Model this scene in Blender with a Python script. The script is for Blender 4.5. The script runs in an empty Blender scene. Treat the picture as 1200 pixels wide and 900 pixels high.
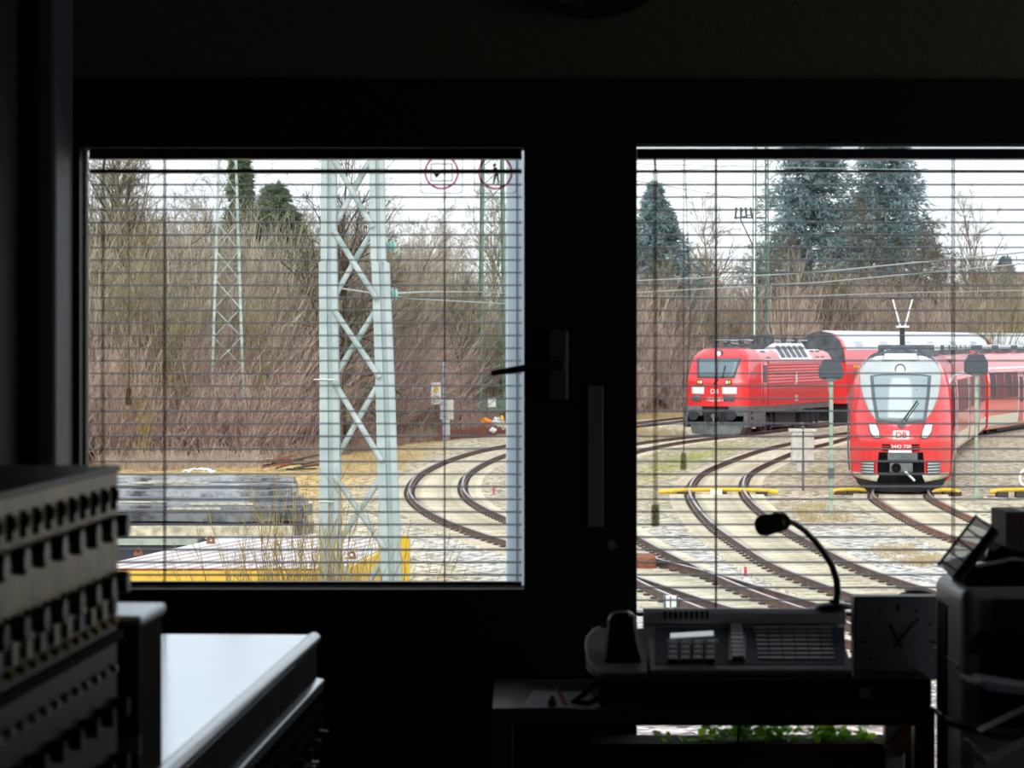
import bpy, bmesh, math, random
import numpy as np
from mathutils import Vector, Matrix, noise

# ------------------------------------------------------------------ camera, sky, light
SC = bpy.context.scene
COL = SC.collection
F = 3200.0        # focal length in pixels of the 1200 px wide frame
H = 4.2           # eye height above the rails
HY = 405.0        # row of the horizon

cam_d = bpy.data.cameras.new('camera'); cam = bpy.data.objects.new('camera', cam_d); COL.objects.link(cam)
cam_d.sensor_width = 36; cam_d.lens = 36 * F / 1200
cam_d.shift_y = -45 / 1200
cam_d.clip_start = 0.05; cam_d.clip_end = 2000
cam.location = (0, 0, H); cam.rotation_euler = (math.pi / 2, 0, 0)
cam_d.dof.use_dof = True; cam_d.dof.focus_distance = 18; cam_d.dof.aperture_fstop = 15
SC.camera = cam

world = bpy.data.worlds.new('overcast_sky'); SC.world = world; world.use_nodes = True
wn = world.node_tree; bgn = wn.nodes['Background']
tc = wn.nodes.new('ShaderNodeTexCoord'); nz = wn.nodes.new('ShaderNodeTexNoise'); rp = wn.nodes.new('ShaderNodeValToRGB')
nz.inputs['Scale'].default_value = 3.0; nz.inputs['Detail'].default_value = 4
rp.color_ramp.elements[0].position = .35; rp.color_ramp.elements[0].color = (.80, .88, 1.0, 1)
rp.color_ramp.elements[1].position = .6; rp.color_ramp.elements[1].color = (.97, .98, 1.0, 1)
wn.links.new(tc.outputs['Generated'], nz.inputs['Vector']); wn.links.new(nz.outputs['Fac'], rp.inputs['Fac'])
wn.links.new(rp.outputs['Color'], bgn.inputs['Color']); bgn.inputs['Strength'].default_value = 1.5

sun_d = bpy.data.lights.new('sun', 'SUN'); sun = bpy.data.objects.new('sun', sun_d); COL.objects.link(sun)
sun_d.energy = 2.1; sun_d.angle = 0.6; sun_d.color = (1, .97, .92)
sun.rotation_euler = (math.radians(62), math.radians(-16), 0)

def portal(name, loc, rot, sx, sy):
    l = bpy.data.lights.new(name, 'AREA'); l.shape = 'RECTANGLE'; l.size = sx; l.size_y = sy
    l.cycles.is_portal = True
    o = bpy.data.objects.new(name, l); COL.objects.link(o); o.location = loc; o.rotation_euler = rot
SC.view_settings.view_transform = 'Standard'; SC.view_settings.look = 'None'
SC.view_settings.gamma = 1; SC.view_settings.use_curve_mapping = False
SC.view_settings.exposure = 0.0

# ------------------------------------------------------------------ helpers
def P(px, py, d):
    return Vector(((px - 600) / F * d, d, H - (py - HY) / F * d))
def lin(c):
    return tuple((v / 12.92 if v <= .04045 else ((v + .055) / 1.055) ** 2.4) for v in c)
def rgb(r, g, b):
    return lin((r / 255, g / 255, b / 255))

MATS = {}
def mat(name, col, rough=.6, metal=0, spec=.5, col2=None, nscale=3, bump=0, bscale=20, trans=0, emis=None, coat=0, wear=.5, objrand=0):
    m = bpy.data.materials.new(name); m.use_nodes = True
    nt = m.node_tree; b = nt.nodes['Principled BSDF']
    b.inputs['Base Color'].default_value = (*col, 1); b.inputs['Roughness'].default_value = rough
    b.inputs['Metallic'].default_value = metal
    b.inputs['Specular IOR Level'].default_value = spec
    if coat: b.inputs['Coat Weight'].default_value = coat; b.inputs['Coat Roughness'].default_value = .08
    t = None
    if col2 or bump:
        t = nt.nodes.new('ShaderNodeTexCoord')
    if col2:
        n = nt.nodes.new('ShaderNodeTexNoise'); n.inputs['Scale'].default_value = nscale; n.inputs['Detail'].default_value = 6
        n.inputs['Roughness'].default_value = .65
        nt.links.new(t.outputs['Object'], n.inputs['Vector'])
        r = nt.nodes.new('ShaderNodeValToRGB')
        r.color_ramp.elements[0].position = wear - .12; r.color_ramp.elements[1].position = wear + .12
        r.color_ramp.elements[0].color = (*col, 1); r.color_ramp.elements[1].color = (*col2, 1)
        nt.links.new(n.outputs['Fac'], r.inputs['Fac'])
        out = r.outputs['Color']
        if objrand:
            oi = nt.nodes.new('ShaderNodeObjectInfo'); hs = nt.nodes.new('ShaderNodeHueSaturation')
            mr = nt.nodes.new('ShaderNodeMapRange'); mr.inputs['To Min'].default_value = 1 - objrand; mr.inputs['To Max'].default_value = 1 + objrand
            nt.links.new(oi.outputs['Random'], mr.inputs['Value']); nt.links.new(mr.outputs['Result'], hs.inputs['Value'])
            nt.links.new(out, hs.inputs['Color']); out = hs.outputs['Color']
        nt.links.new(out, b.inputs['Base Color'])
    if bump:
        n2 = nt.nodes.new('ShaderNodeTexNoise'); n2.inputs['Scale'].default_value = bscale; n2.inputs['Detail'].default_value = 5
        nt.links.new(t.outputs['Object'], n2.inputs['Vector'])
        bp = nt.nodes.new('ShaderNodeBump'); bp.inputs['Strength'].default_value = bump; bp.inputs['Distance'].default_value = .02
        nt.links.new(n2.outputs['Fac'], bp.inputs['Height']); nt.links.new(bp.outputs['Normal'], b.inputs['Normal'])
    if trans:
        tr = nt.nodes.new('ShaderNodeBsdfTranslucent'); tr.inputs['Color'].default_value = (*(col2 or col), 1)
        mx = nt.nodes.new('ShaderNodeMixShader'); mx.inputs['Fac'].default_value = trans
        nt.links.new(b.outputs[0], mx.inputs[1]); nt.links.new(tr.outputs[0], mx.inputs[2])
        nt.links.new(mx.outputs[0], nt.nodes['Material Output'].inputs['Surface'])
    if emis:
        b.inputs['Emission Color'].default_value = (*col, 1); b.inputs['Emission Strength'].default_value = emis
    MATS[name] = m
    return m

def clear_mat(name, tint, gloss):
    m = bpy.data.materials.new(name); m.use_nodes = True; nt = m.node_tree
    for n in list(nt.nodes):
        if n.type == 'BSDF_PRINCIPLED': nt.nodes.remove(n)
    tr = nt.nodes.new('ShaderNodeBsdfTransparent'); tr.inputs['Color'].default_value = (*tint, 1)
    gl = nt.nodes.new('ShaderNodeBsdfGlossy'); gl.inputs['Roughness'].default_value = .02
    mx = nt.nodes.new('ShaderNodeMixShader'); mx.inputs['Fac'].default_value = gloss
    nt.links.new(tr.outputs[0], mx.inputs[1]); nt.links.new(gl.outputs[0], mx.inputs[2])
    nt.links.new(mx.outputs[0], nt.nodes['Material Output'].inputs['Surface'])
    return m

def twig_mat(name, c1, c2, nscale=.3, amp=.25, objrand=0):
    m = bpy.data.materials.new(name); m.use_nodes = True; nt = m.node_tree; b = nt.nodes['Principled BSDF']
    b.inputs['Roughness'].default_value = .9; b.inputs['Specular IOR Level'].default_value = .15
    v = nt.nodes.new('ShaderNodeVertexColor'); v.layer_name = 'tone'
    r = nt.nodes.new('ShaderNodeValToRGB'); r.color_ramp.elements[0].color = (*c1, 1); r.color_ramp.elements[1].color = (*c2, 1)
    nt.links.new(v.outputs['Color'], r.inputs['Fac'])
    t = nt.nodes.new('ShaderNodeTexCoord'); n = nt.nodes.new('ShaderNodeTexNoise'); n.inputs['Scale'].default_value = nscale
    nt.links.new(t.outputs['Object'], n.inputs['Vector'])
    mr = nt.nodes.new('ShaderNodeMapRange'); mr.inputs['From Min'].default_value = .3; mr.inputs['From Max'].default_value = .7
    mr.inputs['To Min'].default_value = 1-amp; mr.inputs['To Max'].default_value = 1+amp; nt.links.new(n.outputs['Fac'], mr.inputs['Value'])
    hs = nt.nodes.new('ShaderNodeHueSaturation'); nt.links.new(r.outputs['Color'], hs.inputs['Color'])
    if objrand:
        oi = nt.nodes.new('ShaderNodeObjectInfo'); mo = nt.nodes.new('ShaderNodeMapRange'); mo.inputs['To Min'].default_value = 1-objrand; mo.inputs['To Max'].default_value = 1+objrand
        nt.links.new(oi.outputs['Random'], mo.inputs['Value']); ml = nt.nodes.new('ShaderNodeMath'); ml.operation = 'MULTIPLY'
        nt.links.new(mo.outputs[0], ml.inputs[0]); nt.links.new(mr.outputs[0], ml.inputs[1]); nt.links.new(ml.outputs[0], hs.inputs['Value'])
    else: nt.links.new(mr.outputs[0], hs.inputs['Value'])
    nt.links.new(hs.outputs['Color'], b.inputs['Base Color']); MATS[name] = m

class MB:
    def __init__(s): s.v = []; s.f = []; s.M = None
    def add(s, vs, fs):
        k = len(s.v)
        for p in vs:
            p = Vector(p)
            if s.M is not None: p = s.M @ p
            s.v.append(p)
        s.f += [tuple(i + k for i in f) for f in fs]
        return s
    def box(s, x0, x1, y0, y1, z0, z1):
        return s.add([(x0,y0,z0),(x1,y0,z0),(x1,y1,z0),(x0,y1,z0),(x0,y0,z1),(x1,y0,z1),(x1,y1,z1),(x0,y1,z1)],
              [(0,3,2,1),(4,5,6,7),(0,1,5,4),(1,2,6,5),(2,3,7,6),(3,0,4,7)])
    def bar(s, a, b, w, h=None, up=(0, 0, 1)):
        a = Vector(a); b = Vector(b); h = h or w
        d = (b - a).normalized(); u = Vector(up)
        if abs(d.dot(u)) > .99: u = Vector((0, 1, 0))
        x = d.cross(u).normalized(); y = x.cross(d).normalized()
        vs = []
        for q in (a, b):
            for i, j in ((-1,-1),(1,-1),(1,1),(-1,1)): vs.append(q + x * i * w / 2 + y * j * h / 2)
        return s.add(vs, [(0,3,2,1),(4,5,6,7),(0,1,5,4),(1,2,6,5),(2,3,7,6),(3,0,4,7)])
    def tube(s, pts, r, n=8, caps=True):
        pts = [Vector(p) for p in pts]
        if not isinstance(r, (list, tuple)): r = [r] * len(pts)
        vs = []; up = Vector((0, 0, 1))
        prev = None
        for i, p in enumerate(pts):
            d = (pts[min(i + 1, len(pts) - 1)] - pts[max(i - 1, 0)]).normalized()
            if prev is None:
                u = Vector((1, 0, 0)) if abs(d.z) > .9 else up
                x = d.cross(u).normalized()
            else:
                x = (prev - d * prev.dot(d)).normalized()
            prev = x; y = d.cross(x)
            for k in range(n):
                a = 2 * math.pi * k / n
                vs.append(p + (x * math.cos(a) + y * math.sin(a)) * r[i])
        fs = []
        for i in range(len(pts) - 1):
            for k in range(n):
                fs.append((i*n+k, i*n+(k+1) % n, (i+1)*n+(k+1) % n, (i+1)*n+k))
        if caps:
            fs.append(tuple(range(n-1, -1, -1))); fs.append(tuple((len(pts)-1)*n + k for k in range(n)))
        return s.add(vs, fs)
    def prism(s, poly, a, b, axis='z'):
        n = len(poly)
        def pt(p, c):
            return {'z': (p[0], p[1], c), 'y': (p[0], c, p[1]), 'x': (c, p[0], p[1])}[axis]
        vs = [pt(p, a) for p in poly] + [pt(p, b) for p in poly]
        fs = [tuple(range(n-1, -1, -1)), tuple(range(n, 2*n))] + [(i, (i+1) % n, n+(i+1) % n, n+i) for i in range(n)]
        return s.add(vs, fs)
    def lathe(s, prof, c=(0, 0, 0), n=24, axis='z'):
        vs = []; fs = []; c = Vector(c)
        for (r, h) in prof:
            for k in range(n):
                a = 2*math.pi*k/n
                q = {'z': (r*math.cos(a), r*math.sin(a), h), 'y': (r*math.cos(a), h, r*math.sin(a)), 'x': (h, r*math.cos(a), r*math.sin(a))}[axis]
                vs.append(c + Vector(q))
        for i in range(len(prof) - 1):
            for k in range(n): fs.append((i*n+k, i*n+(k+1) % n, (i+1)*n+(k+1) % n, (i+1)*n+k))
        fs.append(tuple(range(n-1, -1, -1))); fs.append(tuple((len(prof)-1)*n+k for k in range(n)))
        return s.add(vs, fs)
    def ring(s, c, r0, r1, y0, y1, n=40):
        c = Vector(c); vs = []; fs = []
        for k in range(n):
            a = 2*math.pi*k/n
            for (r, y) in ((r0, y0), (r1, y0), (r1, y1), (r0, y1)):
                vs.append(c + Vector((r*math.cos(a), y, r*math.sin(a))))
        for k in range(n):
            m = (k+1) % n
            for q in range(4): fs.append((k*4+q, k*4+(q+1) % 4, m*4+(q+1) % 4, m*4+q))
        return s.add(vs, fs)
    def build(s, name, m, parent=None, smooth=False, bevel=0, world=False, label=None, seg=2, solid=0):
        vs = s.v
        if world and parent is not None:
            inv = MW[parent.name].inverted(); vs = [inv @ v for v in vs]
        me = bpy.data.meshes.new(name); me.from_pydata([tuple(v) for v in vs], [], s.f); me.update()
        bm = bmesh.new(); bm.from_mesh(me); bmesh.ops.recalc_face_normals(bm, faces=bm.faces); bm.to_mesh(me); bm.free()
        if isinstance(m, str): m = MATS[m]
        me.materials.append(m)
        o = bpy.data.objects.new(name, me); COL.objects.link(o)
        if parent is not None: o.parent = parent; MW[o.name] = MW[parent.name]
        else: MW[o.name] = Matrix()
        if smooth:
            for p in me.polygons: p.use_smooth = True
            try: me.set_sharp_from_angle(angle=math.radians(40))
            except Exception: pass
        if solid:
            sm = o.modifiers.new('s', 'SOLIDIFY'); sm.thickness = solid; sm.offset = 0
        if bevel:
            bv = o.modifiers.new('b', 'BEVEL'); bv.width = bevel; bv.segments = seg; bv.limit_method = 'ANGLE'
        if label: o['label'] = label
        return o

MW = {}
def thing(name, label, cat, loc=(0, 0, 0), rotz=0, group=None, rot=None):
    o = bpy.data.objects.new(name, None); COL.objects.link(o)
    o.location = loc; o.rotation_euler = rot or (0, 0, rotz); o.empty_display_size = .2
    MW[o.name] = Matrix.Translation(Vector(loc)) @ o.rotation_euler.to_matrix().to_4x4()
    o['label'] = label; o['category'] = cat
    if group: o['group'] = group
    return o
def tag(o, label, cat, group=None, kind=None):
    o['label'] = label; o['category'] = cat
    if group: o['group'] = group
    if kind: o['kind'] = kind
    return o
def struct(o): o['kind'] = 'structure'; return o
def copy_tree(o, parent=None):
    c = o.copy(); COL.objects.link(c); c.parent = parent
    MW[c.name] = MW[o.name]
    for ch in list(o.children): copy_tree(ch, c)
    return c
def text_mesh(name, body, size, m, parent, M, extrude=.002, bold=0, label=None):
    cu = bpy.data.curves.new('tmp', 'FONT'); cu.body = body; cu.size = size; cu.extrude = extrude; cu.offset = bold
    cu.align_x = 'CENTER'; cu.align_y = 'CENTER'
    t = bpy.data.objects.new('tmp', cu); COL.objects.link(t)
    bpy.context.view_layer.update()
    me = bpy.data.meshes.new_from_object(t.evaluated_get(bpy.context.evaluated_depsgraph_get()))
    bpy.data.objects.remove(t); me.name = name
    me.transform(M); me.materials.clear(); me.materials.append(MATS[m])
    o = bpy.data.objects.new(name, me); COL.objects.link(o); o.parent = parent
    MW[o.name] = MW[parent.name]
    if label: o['label'] = label
    return o
FACE = Matrix.Rotation(math.pi / 2, 4, 'X')      # text laid in XY turned to face -Y

def twig_mesh(name, P0, P1, R0, R1, m):
    """every twig a tapered three-sided stick"""
    P0 = np.asarray(P0, float); P1 = np.asarray(P1, float); n = len(P0)
    d = P1 - P0; d /= np.maximum(np.linalg.norm(d, axis=1, keepdims=True), 1e-6)
    ref = np.tile(np.array([[.3, .9, .1]]), (n, 1)); ref[np.abs(d[:, 1]) > .8] = (1, .2, .1)
    a = np.cross(d, ref); a /= np.maximum(np.linalg.norm(a, axis=1, keepdims=True), 1e-6); b = np.cross(d, a)
    V = np.zeros((n, 6, 3))
    for k in range(3):
        an = 2 * math.pi * k / 3
        off = a * math.cos(an) + b * math.sin(an)
        V[:, k] = P0 + off * np.asarray(R0)[:, None]; V[:, 3 + k] = P1 + off * np.asarray(R1)[:, None]
    base = (np.arange(n) * 6)[:, None, None]
    q = np.array([[0, 1, 4, 3], [1, 2, 5, 4], [2, 0, 3, 5]])[None] + base
    me = bpy.data.meshes.new(name)
    me.vertices.add(n * 6); me.vertices.foreach_set('co', V.reshape(-1))
    me.loops.add(n * 12); me.loops.foreach_set('vertex_index', q.reshape(-1).astype(np.int32))
    me.polygons.add(n * 3); me.polygons.foreach_set('loop_start', (np.arange(n * 3) * 4).astype(np.int32))
    try: me.polygons.foreach_set('loop_total', np.full(n * 3, 4, np.int32))
    except Exception: pass
    me.update(calc_edges=True); me.validate()
    tone = np.repeat(np.random.RandomState(n % 9973).rand(n)**1.5, 6)[:, None]
    if len(me.vertices) == n*6:
        ca = me.color_attributes.new('tone', 'FLOAT_COLOR', 'POINT')
        ca.data.foreach_set('color', np.concatenate([np.repeat(tone, 3, 1), np.ones((n*6, 1))], 1).astype(np.float32).reshape(-1))
    me.materials.append(MATS[m] if isinstance(m, str) else m)
    return me
def link_mesh(name, me, loc=(0, 0, 0), parent=None):
    o = bpy.data.objects.new(name, me); COL.objects.link(o); o.location = loc; o.parent = parent
    MW[o.name] = Matrix.Translation(Vector(loc)) if parent is None else MW[parent.name]
    return o

# ------------------------------------------------------------------ materials
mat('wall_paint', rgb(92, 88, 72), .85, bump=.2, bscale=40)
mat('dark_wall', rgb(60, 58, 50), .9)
mat('ceiling_paint', rgb(120, 118, 108), .9)
mat('floor_lino', rgb(52, 46, 40), .6)
mat('frame_brown', rgb(26, 22, 22), .55, spec=.3)
mat('exterior_render', rgb(190, 185, 170), .9, bump=.3)
mat('pipe_grey', rgb(96, 100, 108), .5, spec=.2)
mat('pane_edge', rgb(190, 190, 160), .5)
MATS['glass'] = clear_mat('glass', (.97, .985, .98), .02)
mat('slat', rgb(50, 54, 80), .45, spec=.4)
mat('blind_rail', rgb(40, 42, 55), .4)
mat('cord_dark', rgb(45, 45, 75), .7)
MATS['wand'] = clear_mat('wand', (.80, .78, .72), .16)
MATS['tassel'] = clear_mat('tassel', (.55, .55, .48), .12)
MATS['tray_film'] = clear_mat('tray_film', (.95, .98, 1.0), .08)
for _t in (MATS['tray_film'].node_tree,):
    _o = _t.nodes['Material Output']; _s = _o.inputs['Surface'].links[0].from_socket; _d = _t.nodes.new('ShaderNodeBsdfTranslucent'); _x = _t.nodes.new('ShaderNodeMixShader')
    _x.inputs['Fac'].default_value = .35; _t.links.new(_s, _x.inputs[1]); _t.links.new(_d.outputs[0], _x.inputs[2]); _t.links.new(_x.outputs[0], _o.inputs['Surface'])
mat('soil', rgb(30, 22, 18), .95, spec=.1)
mat('handle_metal', rgb(120, 118, 112), .35, metal=.6)
mat('black_plastic', rgb(22, 22, 24), .4)
mat('matte_black', rgb(10, 10, 11), .9, spec=.15)
mat('grey_plastic', rgb(110, 112, 118), .45)
mat('console_grey', rgb(190, 194, 198), .5)
mat('console_dark', rgb(92, 102, 122), .6)
mat('key_light', rgb(232, 238, 244), .3, spec=.8)
mat('key_black', rgb(24, 24, 27), .3)
mat('lcd_sky_glow', rgb(225, 235, 240), .15, spec=.8, emis=.55)  # emission stands in for sky reflected in the display
mat('off_white', rgb(215, 213, 204), .5)
mat('white_plastic', rgb(225, 230, 235), .3)
mat('desk_wood', rgb(120, 112, 98), .35, col2=rgb(100, 92, 78), nscale=8)
mat('red_wood', rgb(70, 30, 22), .8, spec=.15, col2=rgb(52, 22, 18), nscale=12)
mat('paper', rgb(205, 210, 220), .7)
mat('pink', rgb(200, 60, 90), .4)
mat('amber', rgb(120, 80, 30), .4)
mat('steel_bright', rgb(205, 210, 216), .22, metal=.85)
mat('top_white', rgb(226, 232, 240), .13, metal=.85, spec=.9, bump=.015, bscale=8)
mat('beige_enamel', rgb(236, 220, 178), .4, col2=rgb(206, 188, 148), nscale=14)
mat('dark_enamel', rgb(44, 44, 42), .4)
mat('brown_enamel', rgb(40, 34, 24), .8, spec=.05, col2=rgb(20, 18, 15), nscale=9)
mat('brass', rgb(190, 160, 90), .3, metal=.9)
mat('bakelite', rgb(14, 12, 11), .3)
mat('printer_grey', rgb(178, 182, 188), .35)
mat('printer_dark', rgb(52, 56, 64), .4)
mat('cardboard', rgb(125, 115, 102), .8)
mat('leaf', rgb(80, 130, 25), .5, col2=rgb(150, 205, 50), nscale=6, trans=.55)
MATS['ring_red'] = clear_mat('ring_red', (.60, .13, .30), .02)
mat('ink_black', rgb(25, 25, 30), .6)
mat('sticker_edge', rgb(120, 130, 150), .5)
mat('sticker_film', rgb(225, 222, 205), .5)
# outdoors
mat('mast_paint', rgb(172, 186, 186), .5, col2=rgb(152, 168, 168), nscale=2.5, bump=.1)
mat('mast_green', rgb(112, 136, 124), .6, col2=rgb(94, 118, 106), nscale=2)
mat('mast_light', rgb(186, 196, 196), .5, col2=rgb(130, 150, 145), nscale=2)
mat('galv_post', rgb(215, 230, 238), .45, col2=rgb(200, 216, 226), nscale=3)
mat('insulator', rgb(150, 200, 188), .3)
mat('wire', rgb(150, 165, 165), .4)
twig_mat('bark_grey', rgb(96, 84, 76), rgb(190, 178, 164), 0.5, 0.2, 0.2)
twig_mat('bark_olive', rgb(98, 92, 64), rgb(178, 170, 130), 0.5, 0.2, 0.2)
twig_mat('bark_dark', rgb(72, 64, 54), rgb(140, 130, 108), 0.5, 0.2, 0.15)
twig_mat('brush', rgb(146, 116, 116), rgb(242, 222, 204), 0.12, 0.25, 0)
twig_mat('brush_tan', rgb(146, 120, 114), rgb(236, 220, 198), 0.1, 0.2, 0)
twig_mat('twig_yellow', rgb(122, 100, 56), rgb(200, 180, 116), 2, 0.2, 0)
twig_mat('catkin', rgb(120, 104, 66), rgb(190, 172, 84), 0.6, 0.2, 0)
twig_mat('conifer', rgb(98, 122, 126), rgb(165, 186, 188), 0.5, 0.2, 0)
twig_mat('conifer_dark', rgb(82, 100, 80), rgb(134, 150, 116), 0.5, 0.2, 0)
twig_mat('dry_grass', rgb(176, 152, 108), rgb(226, 208, 170), 1, 0.15, 0)
twig_mat('red_weed', rgb(130, 72, 72), rgb(190, 148, 124), 0.5, 0.2, 0)
mat('rail_side', rgb(116, 88, 76), .7, col2=rgb(84, 66, 60), nscale=2)
mat('rail_head', rgb(178, 172, 176), .3, metal=.7)
mat('sleeper', rgb(222, 213, 190), .9, col2=rgb(184, 174, 152), nscale=4, bump=.3, objrand=.15)
mat('fastener', rgb(62, 54, 50), .7)
mat('yellow_paint', rgb(232, 190, 50), .45, col2=rgb(205, 150, 50), nscale=6, wear=.62)
mat('concrete', rgb(208, 208, 202), .85, col2=rgb(182, 182, 174), nscale=5, bump=.3)
mat('signal_grey', rgb(66, 74, 82), .6)
mat('post_green', rgb(166, 178, 162), .6, col2=rgb(136, 152, 138), nscale=4)
mat('loco_red', rgb(228, 52, 56), .3, coat=.6)
mat('loco_red_dark', rgb(205, 30, 34), .35, coat=.3)
mat('train_grey', rgb(188, 196, 198), .3, coat=.3)
mat('screen_glass', rgb(150, 166, 172), .1, spec=.6)
mat('pillar_dark', rgb(92, 100, 108), .3)
mat('white_paint', rgb(236, 238, 238), .35)
mat('cream_paint', rgb(214, 208, 190), .4)
mat('under_black', rgb(38, 40, 44), .7)
mat('under_grey', rgb(108, 112, 114), .6, col2=rgb(80, 84, 88), nscale=3)
mat('roof_equip', rgb(90, 98, 104), .6, col2=rgb(60, 66, 72), nscale=2)
mat('roof_white', rgb(222, 230, 236), .35)
mat('roof_silver', rgb(190, 202, 210), .3, metal=.3)
mat('loco_glass', rgb(112, 132, 142), .15, spec=.5)
mat('rail_rust', rgb(160, 108, 86), .8, col2=rgb(120, 84, 70), nscale=2)
mat('side_glass', rgb(62, 48, 52), .5, spec=.2, col2=rgb(112, 56, 64), nscale=.5)  # reddish patches put a red train's reflection into the glass colour
mat('lamp_glass', rgb(240, 240, 235), .1)
mat('tar_beam', rgb(60, 62, 66), .5, col2=rgb(150, 154, 160), nscale=2.0, bump=.5, objrand=.6)
mat('light_beam', rgb(208, 200, 176), .8, col2=rgb(150, 145, 130), nscale=5)
mat('sheet_white', rgb(224, 226, 232), .5, col2=rgb(196, 200, 210), nscale=1.2)
mat('seam_rust', rgb(214, 176, 156), .8)
mat('rust', rgb(150, 92, 62), .9, col2=rgb(110, 66, 48), nscale=8)
mat('dark_blue_box', rgb(42, 44, 58), .6)
mat('snow_plastic', rgb(210, 215, 222), .7)
mat('orange', rgb(228, 140, 40), .6)
mat('sign_white', rgb(238, 240, 238), .5)
mat('blue_white', rgb(190, 205, 225), .5)
mat('house_wall', rgb(205, 205, 200), .8)
mat('house_roof', rgb(120, 100, 92), .8)
twig_mat('brush_olive', rgb(136, 126, 108), rgb(234, 224, 204), 0.12, 0.22, 0)

# ------------------------------------------------------------------ ground
def catmull(pts, step=.3):
    pts = [np.array(p, float) for p in pts]; pts = [2*pts[0]-pts[1]] + pts + [2*pts[-1]-pts[-2]]
    out = []
    for i in range(1, len(pts) - 2):
        p0, p1, p2, p3 = pts[i-1:i+3]
        n = max(2, int(np.linalg.norm(p2-p1)/step))
        for k in range(n):
            t = k/n
            out.append(.5*((2*p1)+(-p0+p2)*t+(2*p0-5*p1+4*p2-p3)*t*t+(-p0+3*p1-3*p2+p3)*t**3))
    out.append(pts[-2]); out = np.array(out)
    # smooth and resample by arc length
    for _ in range(30):
        out[1:-1] = .25*out[:-2]+.5*out[1:-1]+.25*out[2:]
    s = np.concatenate([[0], np.cumsum(np.linalg.norm(np.diff(out, axis=0), axis=1))])
    q = np.arange(0, s[-1], step)
    return np.stack([np.interp(q, s, out[:, 0]), np.interp(q, s, out[:, 1])], 1)

TR = {
 'A': catmull([(8.2, 30), (5.4, 37), (3.66, 43.8), (2.9, 47.6), (.68, 56), (-.58, 61.9), (-1.34, 66.9), (-1.86, 71.9), (-2.17, 78.1), (-2.1, 87.8), (-1.13, 100.3), (.5, 110.5), (3.2, 122), (7, 134)]),
 'L': catmull([(5.6, 32), (3.6, 42), (2.75, 48), (1.9, 57.2), (1.5, 66), (1.5, 76), (2.0, 88), (3.2, 100), (5.83, 112.7), (9.5, 123.6), (14.2, 136), (20, 149), (30, 168)]),
 'M': catmull([(8.4, 34), (6.9, 40), (6.02, 45.7), (5.55, 50), (5.4, 54.6), (5.28, 61.4), (5.42, 70), (5.78, 77.2), (6.7, 86.2), (8.1, 94.4), (10.3, 105.4), (12.4, 113.5), (14.95, 122.9), (22, 140), (32, 160)]),
 'T': catmull([(12.2, 40), (10.7, 49), (10.05, 57), (10.0, 63), (10.36, 72.3), (10.74, 75.4), (11.5, 80.5), (13.35, 91.5), (16.2, 107), (19.4, 121.6), (23.9, 134.8), (30, 150), (38, 168)]),
 'N': catmull([(3.0, 126), (5.0, 135), (7.0, 142), (10.3, 153), (15, 164), (21, 175)]),
}
def smooth01(a, b, x):
    t = np.clip((x-a)/(b-a), 0, 1); return t*t*(3-2*t)
BX = [-60, -15, -9, -6, -4, -2, 0, 4, 8, 12, 60, 120]; BY = [92, 95, 98, 112, 124, 130, 136, 148, 162, 170, 186, 186]
def gheight(X, Y):
    b = np.interp(X, BX, BY)
    h = 1.15*smooth01(b, b+9, Y) + 5.0*smooth01(b+10, b+120, Y)
    return h
xs = np.arange(-60, 110.1, .6); ys = np.concatenate([np.arange(7, 150, .45), np.arange(150, 340, 2.5)])
GX, GY = np.meshgrid(xs, ys)
def ndist(tr):
    t = TR[tr][::3]; D = np.full(GX.shape, 1e9)
    for p in t: D = np.minimum(D, (GX-p[0])**2+(GY-p[1])**2)
    return np.sqrt(D)
DT = {k: ndist(k) for k in TR}
DALL = np.minimum.reduce(list(DT.values()))
rs = np.random.RandomState(4)
NF = np.zeros(GX.shape); 
for fx, fy, ph in rs.rand(14, 3)*[1.6, .9, 6.28]:
    NF += np.sin(GX*fx*1.3+GY*fy+ph)*.5 + np.sin(GX*fx*.4-GY*fy*1.7+ph*2)*.5
NF = NF/8
HT = gheight(GX, GY)
HT += np.where(HT > .3, NF*.25, NF*.03) - .16*smooth01(3.2, 1.9, DALL)*0
BAL = smooth01(3.1+NF, 1.9+NF*.6, DALL)
HT += .02 - .06*(1-BAL)*(HT < .3)
def C(r, g, b): return np.array(rgb(r, g, b))
colr = np.zeros(GX.shape+(3,)); colr[:] = C(204, 194, 170)
def blend(mask, c):
    global colr
    m = np.clip(mask, 0, 1)[..., None]; colr = colr*(1-m)+c*m
blend(smooth01(-.2, .5, NF)*.6, C(176, 160, 132))
blend(smooth01(70, 60, GY)*smooth01(-1.5, 1, GX)*smooth01(.9, -.3, NF), C(206, 206, 206))       # pale gravel near
blend(smooth01(80, 90, GY)*smooth01(2.5, 4, GX)*smooth01(14, 9, GX)*smooth01(130, 122, GY)*smooth01(-1.1, .0, NF), C(150, 150, 74))   # moss
blend(smooth01(62, 75, GY)*smooth01(3.2, 3.6, GX)*smooth01(5, 4.6, GX)*.7, C(168, 160, 100))
blend(smooth01(74, 82, GY)*smooth01(8.5, 10, GX)*.55, C(168, 160, 142))
blend(smooth01(66, 82, GY)*smooth01(-2.4, -4, GX)*smooth01(-1, .1, NF), C(196, 168, 116))
blend(smooth01(86, 98, GY)*smooth01(0, -3, GX)*smooth01(.2, .8, NF), C(150, 138, 78))
blend(smooth01(60, 50, GY)*smooth01(-2, -4, GX), C(170, 150, 122))
blend(BAL*.75, C(182, 172, 152))
blend(BAL*smooth01(66, 52, GY), C(196, 193, 188))
bb = np.interp(GX, BX, BY)
blend(smooth01(bb-3, bb+4, GY), C(122, 98, 82))
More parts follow.
